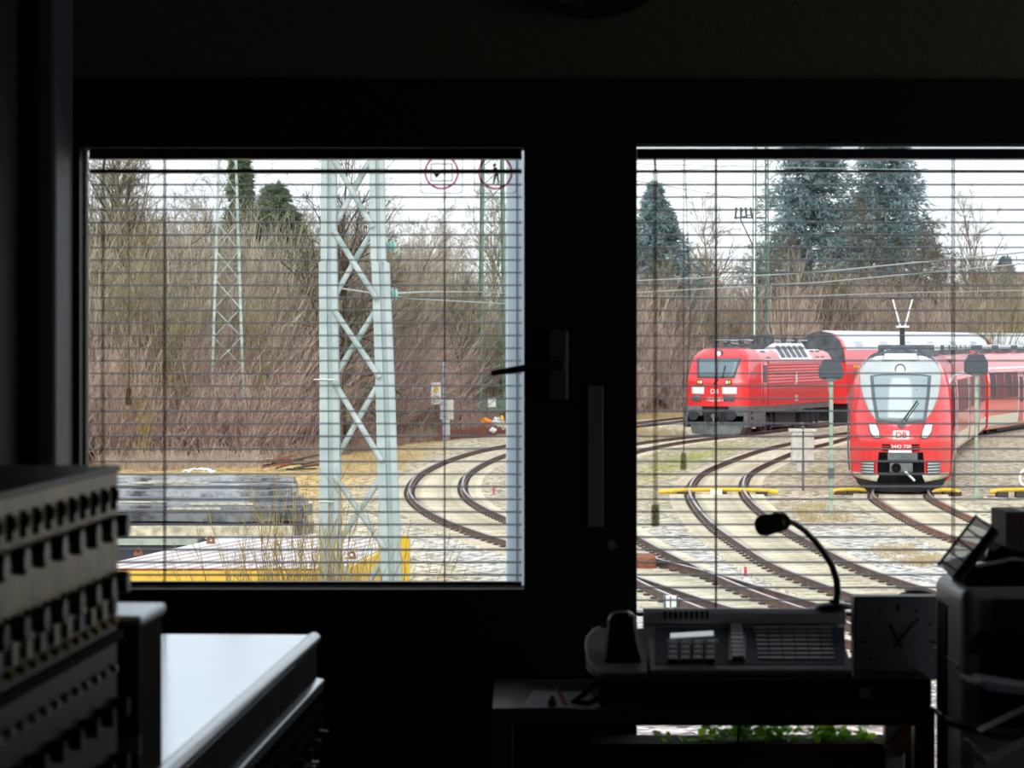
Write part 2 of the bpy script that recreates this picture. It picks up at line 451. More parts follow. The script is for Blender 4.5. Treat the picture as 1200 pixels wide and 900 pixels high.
blend(smooth01(bb+14, bb+40, GY), C(128, 108, 98))
blend(smooth01(34, 30, GY)*.5, C(178, 150, 142))
ny, nx = GX.shape
V = np.stack([GX, GY, HT], -1).reshape(-1, 3)
ii = (np.arange(ny-1)[:, None]*nx + np.arange(nx-1)[None]).reshape(-1)
Q = np.stack([ii, ii+1, ii+1+nx, ii+nx], 1)
me = bpy.data.meshes.new('ground')
me.vertices.add(len(V)); me.vertices.foreach_set('co', V.reshape(-1))
me.loops.add(len(Q)*4); me.loops.foreach_set('vertex_index', Q.reshape(-1).astype(np.int32))
me.polygons.add(len(Q)); me.polygons.foreach_set('loop_start', (np.arange(len(Q))*4).astype(np.int32))
me.update(calc_edges=True); me.validate()
ca = me.color_attributes.new('soil', 'FLOAT_COLOR', 'POINT')
ca.data.foreach_set('color', np.concatenate([colr.reshape(-1, 3), np.ones((len(V), 1))], 1).reshape(-1))
for p in me.polygons: p.use_smooth = True
gm = bpy.data.materials.new('yard_ground'); gm.use_nodes = True; nt = gm.node_tree; bs = nt.nodes['Principled BSDF']
bs.inputs['Roughness'].default_value = .95; bs.inputs['Specular IOR Level'].default_value = .1
va = nt.nodes.new('ShaderNodeVertexColor'); va.layer_name = 'soil'
tcn = nt.nodes.new('ShaderNodeTexCoord')
vo = nt.nodes.new('ShaderNodeTexVoronoi'); vo.inputs['Scale'].default_value = 8
sep = nt.nodes.new('ShaderNodeSeparateColor'); nt.links.new(vo.outputs['Color'], sep.inputs[0])
mr = nt.nodes.new('ShaderNodeMapRange'); mr.inputs['To Min'].default_value = .3; mr.inputs['To Max'].default_value = 1.7
nn = nt.nodes.new('ShaderNodeTexNoise'); nn.inputs['Scale'].default_value = 1.3; nn.inputs['Detail'].default_value = 8; nn.inputs['Roughness'].default_value = .7
mr2 = nt.nodes.new('ShaderNodeMapRange'); mr2.inputs['From Min'].default_value = .3; mr2.inputs['From Max'].default_value = .7; mr2.inputs['To Min'].default_value = .74; mr2.inputs['To Max'].default_value = 1.18
ml = nt.nodes.new('ShaderNodeMath'); ml.operation = 'MULTIPLY'
vm = nt.nodes.new('ShaderNodeVectorMath'); vm.operation = 'SCALE'
nt.links.new(tcn.outputs['Object'], vo.inputs['Vector']); nt.links.new(tcn.outputs['Object'], nn.inputs['Vector'])
nt.links.new(sep.outputs[0], mr.inputs['Value']); nt.links.new(nn.outputs['Fac'], mr2.inputs['Value'])
nt.links.new(mr.outputs[0], ml.inputs[0]); nt.links.new(mr2.outputs[0], ml.inputs[1])
nt.links.new(va.outputs['Color'], vm.inputs[0]); nt.links.new(ml.outputs[0], vm.inputs['Scale'])
nt.links.new(vm.outputs[0], bs.inputs['Base Color'])
bp = nt.nodes.new('ShaderNodeBump'); bp.inputs['Strength'].default_value = .6; bp.inputs['Distance'].default_value = .04
nt.links.new(vo.outputs['Distance'], bp.inputs['Height']); nt.links.new(bp.outputs['Normal'], bs.inputs['Normal'])
me.materials.append(gm)
struct(link_mesh('ground', me))
GZ = lambda x, y: float(gheight(np.array([x], float), np.array([y], float))[0])

# ------------------------------------------------------------------ room
WF = 5.2                      # plane of the window glass
Y0, Y1 = 5.16, 5.42           # inner and outer face of the front wall
XL, XR = -.90, 3.0
ZF, ZC = 2.75, 5.4
def zy(py, d=Y0): return H - (py-HY)/F*d
def xx(px, d=Y0): return (px-600)/F*d
OX0, OX1 = xx(72), 1.75       # opening in the front wall
OZ1, OZ0 = zy(93), 3.2
m = MB(); m.box(-1.2, OX0, Y0, Y1, ZF-.2, ZC+.2); m.box(OX0, OX1, Y0, Y1, OZ1, ZC+.2); m.box(OX0, OX1, Y0, Y1, ZF-.2, OZ0); m.box(OX1, XR+.25, Y0, Y1, ZF-.2, ZC+.2)
struct(m.build('wall_front', 'wall_paint'))
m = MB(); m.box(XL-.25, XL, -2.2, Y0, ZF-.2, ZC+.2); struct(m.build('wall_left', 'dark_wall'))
# right wall with its own window opening
RY0, RY1, RZ0, RZ1 = 3.4, 5.0, 3.6, 5.15
m = MB(); m.box(XR, XR+.25, -2.2, RY0, ZF-.2, ZC+.2); m.box(XR, XR+.25, RY1, Y0, ZF-.2, ZC+.2)
m.box(XR, XR+.25, RY0, RY1, ZF-.2, RZ0); m.box(XR, XR+.25, RY0, RY1, RZ1, ZC+.2)
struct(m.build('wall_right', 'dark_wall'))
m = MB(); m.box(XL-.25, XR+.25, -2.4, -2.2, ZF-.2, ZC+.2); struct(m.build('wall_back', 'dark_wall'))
m = MB(); m.box(XL-.25, XR+.25, -2.2, Y0, ZF-.2, ZF); struct(m.build('floor', 'floor_lino'))
m = MB(); m.box(XL-.25, XR+.25, -2.2, Y0, ZC, ZC+.2); struct(m.build('ceiling', 'ceiling_paint'))
m = MB(); m.box(XL-.3, XR+.25, -2.4, Y1, -.1, ZF-.2); struct(m.build('wall_lower_storey', 'exterior_render'))
m = MB(); m.box(XR+.05, XR+.1, RY0, RY1, RZ0, RZ0+.06); m.box(XR+.05, XR+.1, RY0, RY1, RZ1-.06, RZ1)
for y in (RY0, (RY0+RY1)/2-.03, RY1-.06): m.box(XR+.05, XR+.1, y, y+.06, RZ0, RZ1)
struct(m.build('window_3', 'frame_brown'))
portal('daylight_opening', ((OX0+OX1)/2, Y1+.02, 3.95), (math.radians(-90), 0, 0), 2.6, 1.35)

# fixed frame around both windows; sashes
LX0, LX1, LZ1, LZ0 = xx(98, WF), xx(614, WF), zy(175, WF), zy(688, WF)
QX0, QX1, QZ1, QZ0 = xx(745, WF), 1.62, zy(171, WF), 3.3
m = MB(); a, b = Y0-.01, Y0+.03
m.box(OX0, LX0, a, b, OZ0, OZ1); m.box(LX0, LX1, a, b, LZ1, OZ1); m.box(LX0, LX1, a, b, OZ0, LZ0)
m.box(LX1, QX0, a, b, OZ0, OZ1); m.box(QX0, QX1, a, b, QZ1, OZ1); m.box(QX0, QX1, a, b, OZ0, QZ0); m.box(QX1, OX1, a, b, OZ0, OZ1)
win = struct(m.build('window_1', 'frame_brown'))
e = .028; m = MB(); a, b = Y0+.03, Y0+.13       # outer casing, opening a little wider than the sash
m.box(OX0, LX0-e, a, b, OZ0, OZ1); m.box(LX0-e, LX1+e, a, b, LZ1+e, OZ1); m.box(LX0-e, LX1+e, a, b, OZ0, LZ0-e)
m.box(LX1+e, QX0-e, a, b, OZ0, OZ1); m.box(QX0-e, QX1, a, b, QZ1+e, OZ1); m.box(QX0-e, QX1, a, b, OZ0, QZ0); m.box(QX1, OX1, a, b, OZ0, OZ1)
m.build('outer_casing', 'frame_brown', win)
def rect_frame(name, x0, x1, z0, z1, w, y0, y1, mt, parent, **k):
    m = MB(); m.box(x0, x0+w, y0, y1, z0, z1); m.box(x1-w, x1, y0, y1, z0, z1); m.box(x0+w, x1-w, y0, y1, z1-w, z1); m.box(x0+w, x1-w, y0, y1, z0, z0+w)
    return m.build(name, mt, parent, **k)
rect_frame('bead', LX0-.027, LX1+.027, LZ0-.027, LZ1+.027, .024, Y0+.10, Y0+.118, 'frame_brown', win)
m = MB(); m.box(LX0-.027, LX1+.027, Y0+.112, Y0+.116, LZ0-.027, LZ1+.027); m.build('glass_pane', 'glass', win)
# handle of the left sash
hp = P(654, 428, Y0-.01)
m = MB(); m.box(hp.x-.019, hp.x+.019, Y0-.022, Y0-.01, hp.z-.066, hp.z+.066); o = m.build('handle_plate', 'handle_metal', win, bevel=.004)
m = MB(); c = Vector((hp.x-.002, Y0-.03, hp.z)); m.lathe([(.011, 0), (.011, .04)], (c.x, c.y-.025, c.z), 16, 'y'); m.build('handle_spindle', 'handle_metal', o, smooth=True)
m = MB(); e = P(575, 437, Y0-.055); m.prism([(c.x+.012, c.z-.011), (c.x+.012, c.z+.009), (c.x-.03, c.z+.008), (e.x, e.z+.004), (e.x, e.z-.006), (c.x-.03, c.z-.008)], Y0-.062, Y0-.047, 'y')
m.build('handle_lever', 'black_plastic', o, bevel=.003)
for (x0, x1, y0, y1) in ((688, 707, 452, 617),):
    A = P(x0, y1, Y0-.01); B = P(x1, y0, Y0-.01); m = MB(); m.box(A.x, B.x, Y0-.016, Y0-.01, A.z, B.z); m.build('cover_strip', 'grey_plastic', win, bevel=.002)
A = P(717, 638, Y0-.01); m = MB(); m.lathe([(.009, 0), (.009, .006), (.005, .008)], (A.x, Y0-.018, A.z), 16, 'y'); m.build('screw_cap', 'grey_plastic', win, smooth=True)
win2 = thing('window_2', '', '', (QX0, Y0, QZ0)); del win2['label']; del win2['category']; struct(win2)
m = MB(); m.box(QX0-.027, QX1, Y0+.112, Y0+.116, QZ0, QZ1+.027); m.build('glass_pane', 'glass', win2, world=True)
rect_frame('bead', QX0-.027, QX1, QZ0, QZ1+.027, .024, Y0+.10, Y0+.118, 'frame_brown', win2, world=True)
# light pipe / column in the left corner
m = MB(); m.box(xx(45, 5.0), xx(70, 5.0), 4.96, Y0-.001, ZF, ZC); struct(m.build('trim_1', 'pipe_grey', bevel=.01))

# ------------------------------------------------------------------ venetian blinds
def blind(label, x0, x1, ztop, zbot, cords, y, wand, cord, thick):
    t = thing('venetian_blind', label, 'blind', ((x0+x1)/2, y, ztop), group=None)
    pitch = 14.75/F*y
    def slat_mesh(hh=.0026, w=.0125):
        m = MB(); n = 6; top = []; bot = []
        for i in range(n+1):
            u = i/n*2-1; top.append((u*w, hh*(1-u*u))); bot.append((u*w, hh*(1-u*u)-.0004))
        poly = top + bot[::-1]
        m.prism(poly, -(x1-x0)/2, (x1-x0)/2, 'x')
        return m
    z = zy(202, y)
    first = None; k = 0
    while z > zbot+.008:
        loc = (0, 0, z-ztop)
        if first is None:
            first = slat_mesh().build('slat', 'slat', t, smooth=True); first.location = loc
        else:
            o = first.copy(); COL.objects.link(o); o.parent = t; o.location = loc
            o.rotation_euler = (random.uniform(-.02, .02), 0, random.uniform(-.0006, .0006))
        z -= pitch; k += 1
    zz = zy(201, y)
    m = MB(); m.box(x0, x1, y-.012, y+.012, zz-thick/2, zz+thick/2); m.build('lowered_rail', 'blind_rail', t, world=True)
    m = MB(); m.box(x0, x1, y-.02, y+.02, zy(187, y), ztop-.007); m.build('headrail', 'blind_rail', t, world=True)
    m = MB(); m.box(x0, x1, y-.011, y+.011, zbot, zbot+.008); m.build('bottom_rail', 'blind_rail', t, world=True, bevel=.002)
    for px in cords:
        X = xx(px, y); m = MB(); 
        m.bar((X, y-.013, zbot), (X, y-.013, ztop-.01), .0022, .0006, up=(0, 1, 0)); m.bar((X, y+.013, zbot), (X, y+.013, ztop-.01), .0022, .0006, up=(0, 1, 0))
        m.build('ladder_cord', 'cord_dark', t, world=True)
    (wx, wy, wr, thicken) = wand; X = xx(wx, y-.035); m = MB(); m.tube([(X, y-.035, zy(200, y)), (X, y-.035, zy(wy, y-.035))], wr, 8)
    w = m.build('tilt_wand', 'wand', t, world=True, smooth=True)
    m = MB(); m.bar((X, y-.035, zy(200, y)), (X, y-.015, zy(187, y)), .004); m.build('hook', 'blind_rail', w, world=True)
    if thicken:
        m = MB(); m.tube([(X, y-.035, zy(wy-26, y-.035)), (X, y-.035, zy(wy, y-.035))], wr*1.7, 8); m.build('wand_grip', 'tassel', w, world=True, smooth=True)
    (cx, cy, two) = cord; m = MB(); yy = y-.03
    for dx in ((0, two) if two else (0,)):
        m.tube([(xx(cx+dx*.2, yy), yy, zy(188, yy)), (xx(cx+dx, yy), yy, zy((188+cy)/2, yy)), (xx(cx, yy), yy, zy(cy-20, yy))], .0008, 5)
    c = m.build('lift_cord', 'cord_dark', t, world=True)
    X = xx(cx, yy); m = MB(); m.lathe([(.003, 0), (.0055, -.004), (.0065, -.03), (.005, -.034)], (X, yy, zy(cy-20, yy)), 10, 'z'); m.build('tassel', 'tassel', c, world=True, smooth=True)
    return t
random.seed(3)
YB = WF+.035
blind('grey venetian blind with level slats in the left window', LX0+.008, LX1-.004, LZ1+.018, zy(686, YB), (193, 521), YB, (121, 560, .0055, False), (151, 474, 0), .0075)
blind('grey venetian blind with level slats in the right window', QX0+.004, QX1-.005, zy(170.5, YB), zy(722, YB), (839, 1117, 1392), YB, (768, 617, .0048, True), (801, 550, 8), .0045)

# ------------------------------------------------------------------ stickers on the left pane
def sticker(px, label, kind):
    y = Y0+.118; c = P(px, 202, y)
    t = thing('prohibition_sticker', label, 'sticker', c)
    s = y/F
    m = MB(); m.ring((0, 0, 0), 17.9*s, 20.3*s, -.001, .0); m.build('red_ring', 'ring_red', t)
    m = MB(); w, h, r = 25*s, 25*s, 5*s
    pts = []
    for (cx, cz, a0) in ((w-r, h-r, 0), (-w+r, h-r, 90), (-w+r, -h+r, 180), (w-r, -h+r, 270)):
        for k in range(6):
            a = math.radians(a0+k*18); pts.append((cx+r*math.cos(a), cz+r*math.sin(a)))
    vs = []; n = len(pts); fs = []
    for (x, z) in pts: vs += [(x, 0, z), (x*.965, 0, z*.965)]
    for i in range(n): j = (i+1) % n; fs.append((2*i, 2*j, 2*j+1, 2*i+1))
    m.add(vs, fs); m.build('outline', 'sticker_edge', t, solid=.0005)
    m = MB()
    if kind == 0:
        def rr(x0, x1, z0, z1, w):
            m.box(x0*s, x1*s, -.0008, 0, z0*s, (z0+w)*s); m.box(x0*s, x1*s, -.0008, 0, (z1-w)*s, z1*s); m.box(x0*s, (x0+w)*s, -.0008, 0, z0*s, z1*s); m.box((x1-w)*s, x1*s, -.0008, 0, z0*s, z1*s)
        rr(-13, 13, -10.5, 10.5, 1.2)
        m.prism([(-11*s, 0), (-6*s, -7*s), (-1*s, -1*s), (2*s, 0), (9*s, -1*s), (9*s, 3*s), (-11*s, 3*s)], -.0008, 0, 'y')
    else:
        m.lathe([(2.2*s, -.0008), (2.2*s, 0)], (-1*s, 0, 8.5*s), 16, 'y')
        m.prism([(-2.5*s, 6*s), (2*s, 6*s), (4*s, -1*s), (5*s, -13*s), (2.6*s, -13*s), (1.5*s, -4*s), (-1*s, -13*s), (-3.4*s, -13*s), (-1*s, -1*s)], -.0008, 0, 'y')
        m.bar((-2*s, -.0004, 5*s), (-7*s, -.0004, 0), 1.6*s, .0008)
    m.build('pictogram', 'ink_black', t)
m = MB(); X = LX0+.003; m.box(X, X+.003, Y0+.032, Y0+.036, LZ0, LZ1); m.build('guide_rail', 'pane_edge', win)
sticker(517.5, 'round red-ringed prohibition sticker with a framed dark symbol, on the glass, left one of two', 0)
sticker(580.5, 'round red-ringed prohibition sticker with a walking figure, on the glass beside the blue-grey post', 1)

# ------------------------------------------------------------------ wall clock at the top edge
c = P(697, -90, Y0); t = thing('wall_clock', 'large round wall clock above the window, cut by the top edge', 'clock', (c.x, Y0, c.z))
R = 112*Y0/F
m = MB(); m.lathe([(R-.012, -.03), (R-.012, 0)], (0, 0, 0), 64, 'y'); m.build('dial', 'grey_plastic', t)
m = MB(); m.ring((0, 0, 0), R-.014, R, -.045, 0, 64); m.build('rim', 'black_plastic', t, smooth=True)
m = MB()
for k in range(60):
    a = math.radians(k*6); r1 = R-.02; r0 = r1-(.018 if k % 5 == 0 else .009)
    m.bar((math.sin(a)*r0, -.031, math.cos(a)*r0), (math.sin(a)*r1, -.031, math.cos(a)*r1), .006 if k % 5 == 0 else .002, .002, up=(0, 1, 0))
m.build('hour_marks', 'ink_black', t)
m = MB(); m.ring((.004, 0, -.138), .018, .022, -.034, -.03, 32); m.build('subdial_ring', 'ink_black', t)
m = MB(); m.bar((0, -.033, -.02), (.05, -.033, .09), .008, .002, up=(0, 1, 0)); m.bar((0, -.035, -.02), (-.07, -.035, .12), .006, .002, up=(0, 1, 0)); m.build('hands', 'ink_black', t)

# ------------------------------------------------------------------ railway tracks
def tangents(c):
    t = np.gradient(c, axis=0); t /= np.linalg.norm(t, axis=1, keepdims=True); return t
def rail_sweep(c, off, prof):
    t = tangents(c); nrm = np.stack([t[:, 1], -t[:, 0]], 1)      # to the right
    m = MB(); n = len(prof)
    vs = []; fs = []
    for i in range(len(c)):
        for (u, z) in prof:
            q = c[i] + nrm[i]*(off+u); vs.append((q[0], q[1], z + GZ_TRACK))
    for i in range(len(c)-1):
        for k in range(n): fs.append((i*n+k, i*n+(k+1) % n, (i+1)*n+(k+1) % n, (i+1)*n+k))
    fs.append(tuple(range(n))); fs.append(tuple((len(c)-1)*n+k for k in range(n)))
    m.v = [Vector(v) for v in vs]; m.f = fs
    return m
GZ_TRACK = 0.0
SLP = None
def track(key, label, yvis0, yvis1, side='rail_side'):
    c = TR[key]; c = c[(c[:, 1] >= yvis0) & (c[:, 1] <= yvis1)]
    root = thing('railway_track', label, 'track', (c[0][0], c[0][1], 0))
    for s in (-1, 1):
        m = rail_sweep(c, s*.755, [(-.065, .05), (.065, .05), (.02, .075), (.015, .165), (.037, .175), (.037, .20), (-.037, .20), (-.037, .175), (-.015, .165), (-.02, .075)])
        r = m.build('rail', side, root, world=True)
        m = rail_sweep(c, s*.755, [(-.031, .198), (.031, .198), (.029, .206), (-.029, .206)]); m.build('rail_head', 'rail_head', r, world=True)
    # sleepers
    t = tangents(c); step = 2; idx = list(range(1, len(c)-1, step))
    base = Vector((c[0][0], c[0][1], 0)); proto = None
    rest = MB()
    for n, i in enumerate(idx):
        ang = math.atan2(t[i][1], t[i][0]) - math.pi/2
        if n < 100:
            if proto is None:
                m = MB(); m.box(-1.3, 1.3, -.13, .13, -.1, .06); proto = m.build('sleeper', 'sleeper', root, bevel=0); o = proto
            else:
                o = proto.copy(); COL.objects.link(o); o.parent = root
            o.location = Vector((c[i][0], c[i][1], .012)) - base; o.rotation_euler = (0, 0, ang+random.uniform(-.02, .02))
        else:
            rest.M = Matrix.Translation((c[i][0], c[i][1], .012)) @ Matrix.Rotation(ang, 4, 'Z'); rest.box(-1.3, 1.3, -.13, .13, -.1, .06)
    if rest.v: o = rest.build('sleeper', 'sleeper', root, world=True); o['kind'] = 'stuff'
    # fastenings, one piece per track (countless small bolts and clips)
    f = MB()
    for i in idx:
        ang = math.atan2(t[i][1], t[i][0]) - math.pi/2
        f.M = Matrix.Translation((c[i][0], c[i][1], 0)) @ Matrix.Rotation(ang, 4, 'Z')
        for s in (-1, 1):
            for e in (-1, 1): f.box(s*.755+e*.11-.045, s*.755+e*.11+.045, -.07, .07, .05, .1)
    o = f.build('rail_fastening', 'fastener', root, world=True); o['kind'] = 'stuff'
    return root
random.seed(11)
track('A', 'curved railway track in the left window, running on to the lower right', 32, 124)
track('M', 'curved railway track between the electric locomotive and the gooseneck microphone, crossed by a yellow duct', 36, 150)
track('T', 'railway track under the red railcar with the rounded grey windscreen', 42, 165, 'rail_rust')
track('L', 'railway track under the electric locomotive, merging behind the window mullion', 36, 160)
track('N', 'short stretch of track left of the electric locomotive, farthest of the tracks', 128, 172)

# ------------------------------------------------------------------ masts
def lattice_mast(name, label, px0, px1, d, zb, zt, wt, wb, mt, nb, cat='mast', thick=.07, group=None, yaw=.12, depth=1.0):
    xc = ((px0+px1)/2-600)/F*d
    t = thing(name, label, cat, (xc, d, zb), yaw, group)
    def corner(i, j, f): w = (wb+(wt-wb)*f)/2; return Vector((i*w, j*w*depth, f*(zt-zb)))
    for i, j in ((-1, -1), (1, -1), (1, 1), (-1, 1)):
        m = MB(); a = corner(i, j, 0); b = corner(i, j, 1)
        m.bar(a, b, thick, thick*.18, up=(0, 1, 0)); m.bar(a+Vector((-i*thick/2, j*thick/2, 0))*-1, b+Vector((-i*thick/2, j*thick/2, 0))*-1, thick*.18, thick, up=(0, 1, 0))
        m.build('leg', mt, t)
    m = MB()
    for k in range(nb):
        f0, f1 = k/nb, (k+1)/nb
        for (p, q) in (((-1, -1), (1, -1)), ((1, -1), (1, 1)), ((1, 1), (-1, 1)), ((-1, 1), (-1, -1))):
            e = (k % 2 == 0)
            m.bar(corner(*p, f0 if e else f1), corner(*q, f1 if e else f0), thick*.55, thick*.25)
            m.bar(corner(*p, f1 if e else f0), corner(*q, f0 if e else f1), thick*.4, thick*.25)
    m.build('bracing', 'mast_light' if mt == 'mast_paint' else mt, t)
    return t
tA = lattice_mast('lattice_mast', 'slim pale lattice mast rising from the brushwood at left', 246, 287, 100.3, .3, 14, .42, 1.28, 'mast_light', 13, thick=.085)
m = MB(); m.bar((-.35, -.3, 7.9), (-.35, .3, 7.9), .05); m.bar((-.7, 0, 6.9), (.6, 0, 6.9), .05); m.build('step_bracket', 'mast_green', tA)
tC = lattice_mast('lattice_mast', 'green lattice mast on a concrete footing beside the bag of rubbish and the blue-grey post', 562, 592, 136, 1.0, 14, .95, 1.3, 'mast_green', 14, thick=.1)
m = MB(); m.box(-.95, .95, -.6, .6, -.1, .55); m.build('footing', 'mast_green', tC)
m = MB(); m.box(-.3, .1, -.66, -.6, .15, .6); m.build('plate', 'white_paint', tC)
tR = lattice_mast('lattice_mast', 'tall grey-green lattice mast standing behind the electric locomotive', 884, 899, 170, .6, 17, .75, .85, 'mast_green', 26, thick=.07)
m = MB(); m.bar((0, 0, 8.4+3.5), (-1.6, 0, 8.0+3.5), .08); m.bar((-.2, 0, 9.2), (-1.3, 0, 11.5), .07); m.bar((-1.7, 0, 11.55), (.3, 0, 11.55), .1)
for k in range(4): m.tube([(-1.6+k*.35, 0, 11.5), (-1.55+k*.3, 0, 12.2)], .07, 6)
m.build('bracket_arm', 'roof_equip', tR)
t = thing('pole', 'thin white pole in front of the tall lattice mast behind the locomotive', 'pole', P(884, 500, 160))
m = MB(); m.tube([P(884, 500, 160), P(884, 150, 160)], .045, 8); m.build('pipe', 'white_paint', t, world=True, smooth=True)
m = MB(); m.box(-.1, .1, -.1, .1, 0, .3); m.build('foot', 'under_grey', t)

# near twin-post catenary mast
D = 34.0
t = thing('catenary_mast', 'large pale green mast of two posts joined by crossed struts', 'mast', (xx(420, D), D, 0))
def post(pts, name):
    m = MB()
    def sect(c, w, dz):
        return [(c.x-w/2, c.y, c.z), (c.x-w*.08, c.y, c.z), (c.x-w*.08, c.y+.05, c.z), (c.x+w*.2, c.y+.05, c.z), (c.x+w*.2, c.y-.02, c.z), (c.x+w/2, c.y-.02, c.z), (c.x+w/2, c.y+.26, c.z), (c.x-w/2, c.y+.26, c.z)]
    n = 8; vs = []; fs = []
    for (px, py, w) in pts: vs += sect(P(px, py, D), w, 0)
    for i in range(len(pts)-1):
        for k in range(n): fs.append((i*n+k, i*n+(k+1) % n, (i+1)*n+(k+1) % n, (i+1)*n+k))
    fs.append(tuple(range(n))); fs.append(tuple((len(pts)-1)*n+k for k in range(n)))
    m.add(vs, fs); return m.build(name, 'mast_paint', t, world=True)
PL = [(388, 798, .27), (386.5, 600, .26), (385.5, 440, .235), (384, 308, .225), (384.8, 306, .195), (385, 150, .185), (385, -60, .18)]
PR = [(461, 798, .27), (456.5, 640, .26), (450.5, 440, .23), (445.5, 308, .22), (443, 306, .19), (440.5, 150, .185), (436, -60, .18)]
post(PL, 'post'); post(PR, 'post')
def rowx(PTS, py):
    p = sorted([(a[1], a[0]) for a in PTS]); return float(np.interp(py, [q[0] for q in p], [q[1] for q in p]))
nodes = [(100, 180), (186, 266), (270, 350), (362, 442), (448, 540), (558, 642), (652, 745)]
for (a, b) in nodes:
    m = MB(); m.tube([P(rowx(PL, a)+6, a, D-.05), P(rowx(PR, b)-6, b, D-.05)], .036, 8); m.build('strut', 'mast_light', t, world=True, smooth=True)
    m = MB(); m.tube([P(rowx(PL, b)+6, b, D+.1), P(rowx(PR, a)-6, a, D+.1)], .036, 8); m.build('strut', 'mast_light', t, world=True, smooth=True)
m = MB(); a = P(384, 445, D); m.box(a.x-.17, a.x+.1, D-.03, D, a.z, a.z+.01); a = P(386, 588, D); m.box(a.x-.13, a.x+.05, D-.03, D, a.z, a.z+.01); m.build('step_iron', 'white_paint', t, world=True)
def insul(px, py, d, parent):
    c = P(px, py, d); m = MB(); m.lathe([(.03, -.07), (.08, -.05), (.03, -.03), (.085, 0), (.03, .02), (.075, .045), (.03, .07)], c, 12, 'x'); return m.build('insulator', 'insulator', parent, world=True, smooth=True)
for (px, py) in ((458, 289), (460, 345)):
    insul(px, py, D+.3, t)
m = MB(); m.bar(P(449, 289, D+.25), P(459, 289, D+.3), .03); m.bar(P(450, 345, D+.25), P(460, 345, D+.3), .03); m.build('side_arm', 'mast_light', t, world=True)
m = MB(); m.box(xx(380, D)-.1, xx(462, D)+.15, D-.25, D+.45, -.05, .15); m.build('foundation', 'concrete', t, world=True)

# galvanised post right outside the left window
d = 7.0; x0 = xx(593, d); t = thing('steel_post', 'blue-grey galvanised post standing right outside the left window', 'post', (x0+.05, d, 0))
m = MB(); m.prism([(x0, d), (x0+.1, d), (x0+.1, d+.1), (x0, d+.1)], 0, 7.5, 'z'); m.build('shaft', 'galv_post', t, world=True, bevel=.006)
m = MB(); m.box(x0+.026, x0+.031, d-.004, d+.002, 0, 7.5); m.build('seam', 'sticker_edge', t, world=True)
m = MB(); m.box(x0-.08, x0+.18, d-.08, d+.18, 0, .03); m.build('base_plate', 'galv_post', t, world=True)

# ------------------------------------------------------------------ overhead wires with droppers
def wire(label, pts, r, group=None, drop=()):
    Q = [P(*p) for p in pts]
    t = thing('overhead_wire', label, 'wire', Q[0], 0, group)
    m = MB(); m.tube(Q, r, 5); m.build('cable', 'wire', t, world=True)
    for p in drop: insul(*p, t)
wire('pale contact wire crossing the right window, brightest of the overhead wires', [(600, 331, 118), (745, 329, 112), (887, 323, 104), (960, 319, 100), (1080, 307, 97), (1260, 290, 94)], .03, drop=[(895, 283, 104)])
wire('pale contact wire just below the brightest one, in the right window', [(600, 352, 125), (745, 343, 125), (890, 335, 122), (960, 331, 120), (1200, 309, 116), (1280, 302, 114)], .028)
wire('thin dark carrier wire high above the electric locomotive', [(640, 195, 105), (745, 212, 105), (863, 232, 165), (884, 235, 170)], .02)
wire('thin pale carrier wire across the sky beside the tall spruces', [(690, 188, 140), (770, 193, 140), (960, 197, 140), (1200, 201, 140), (1300, 204, 140)], .018)
wire('thin wire climbing to the right above the left-hand spruce', [(745, 207, 120), (770, 203, 130), (840, 196, 150), (886, 192, 169.6)], .016)
wire('pale cross-span wire between the twin-post mast and the green mast', [(455, 344, 34.2), (500, 342, 60), (560, 342, 110), (640, 346, 136)], .016, drop=[])
wire('lower cross-span wire behind the sign post', [(400, 338, 60), (480, 350, 80), (593, 356, 110), (660, 358, 120)], .02)
wire('faint pale wire over the red coach roof', [(690, 347, 150), (890, 349, 150), (1060, 343, 150), (1260, 339, 150)], .022, drop=[(782, 303, 120)])

# ------------------------------------------------------------------ patches laid on a curved front
def patch(name, poly, surf, off, mt, parent, cuts=3, label=None, smooth=True):
    bm = bmesh.new(); vs = [bm.verts.new((x, 0, z)) for (x, z) in poly]; bm.faces.new(vs)
    bmesh.ops.triangulate(bm, faces=bm.faces[:])
    for _ in range(cuts):
        bmesh.ops.subdivide_edges(bm, edges=[e for e in bm.edges if e.calc_length() > .12], cuts=1, use_grid_fill=False)
        bmesh.ops.triangulate(bm, faces=bm.faces[:])
    for v in bm.verts: v.co.y = surf(v.co.x, v.co.z) - off
    me = bpy.data.meshes.new(name); bmesh.ops.recalc_face_normals(bm, faces=bm.faces[:]); bm.to_mesh(me); bm.free()
    for p in me.polygons: p.use_smooth = True
    me.materials.append(MATS[mt]); o = bpy.data.objects.new(name, me); COL.objects.link(o); o.parent = parent; MW[o.name] = MW[parent.name]
    sm = o.modifiers.new('s', 'SOLIDIFY'); sm.thickness = .012; sm.offset = 0
    if label: o['label'] = label
    return o
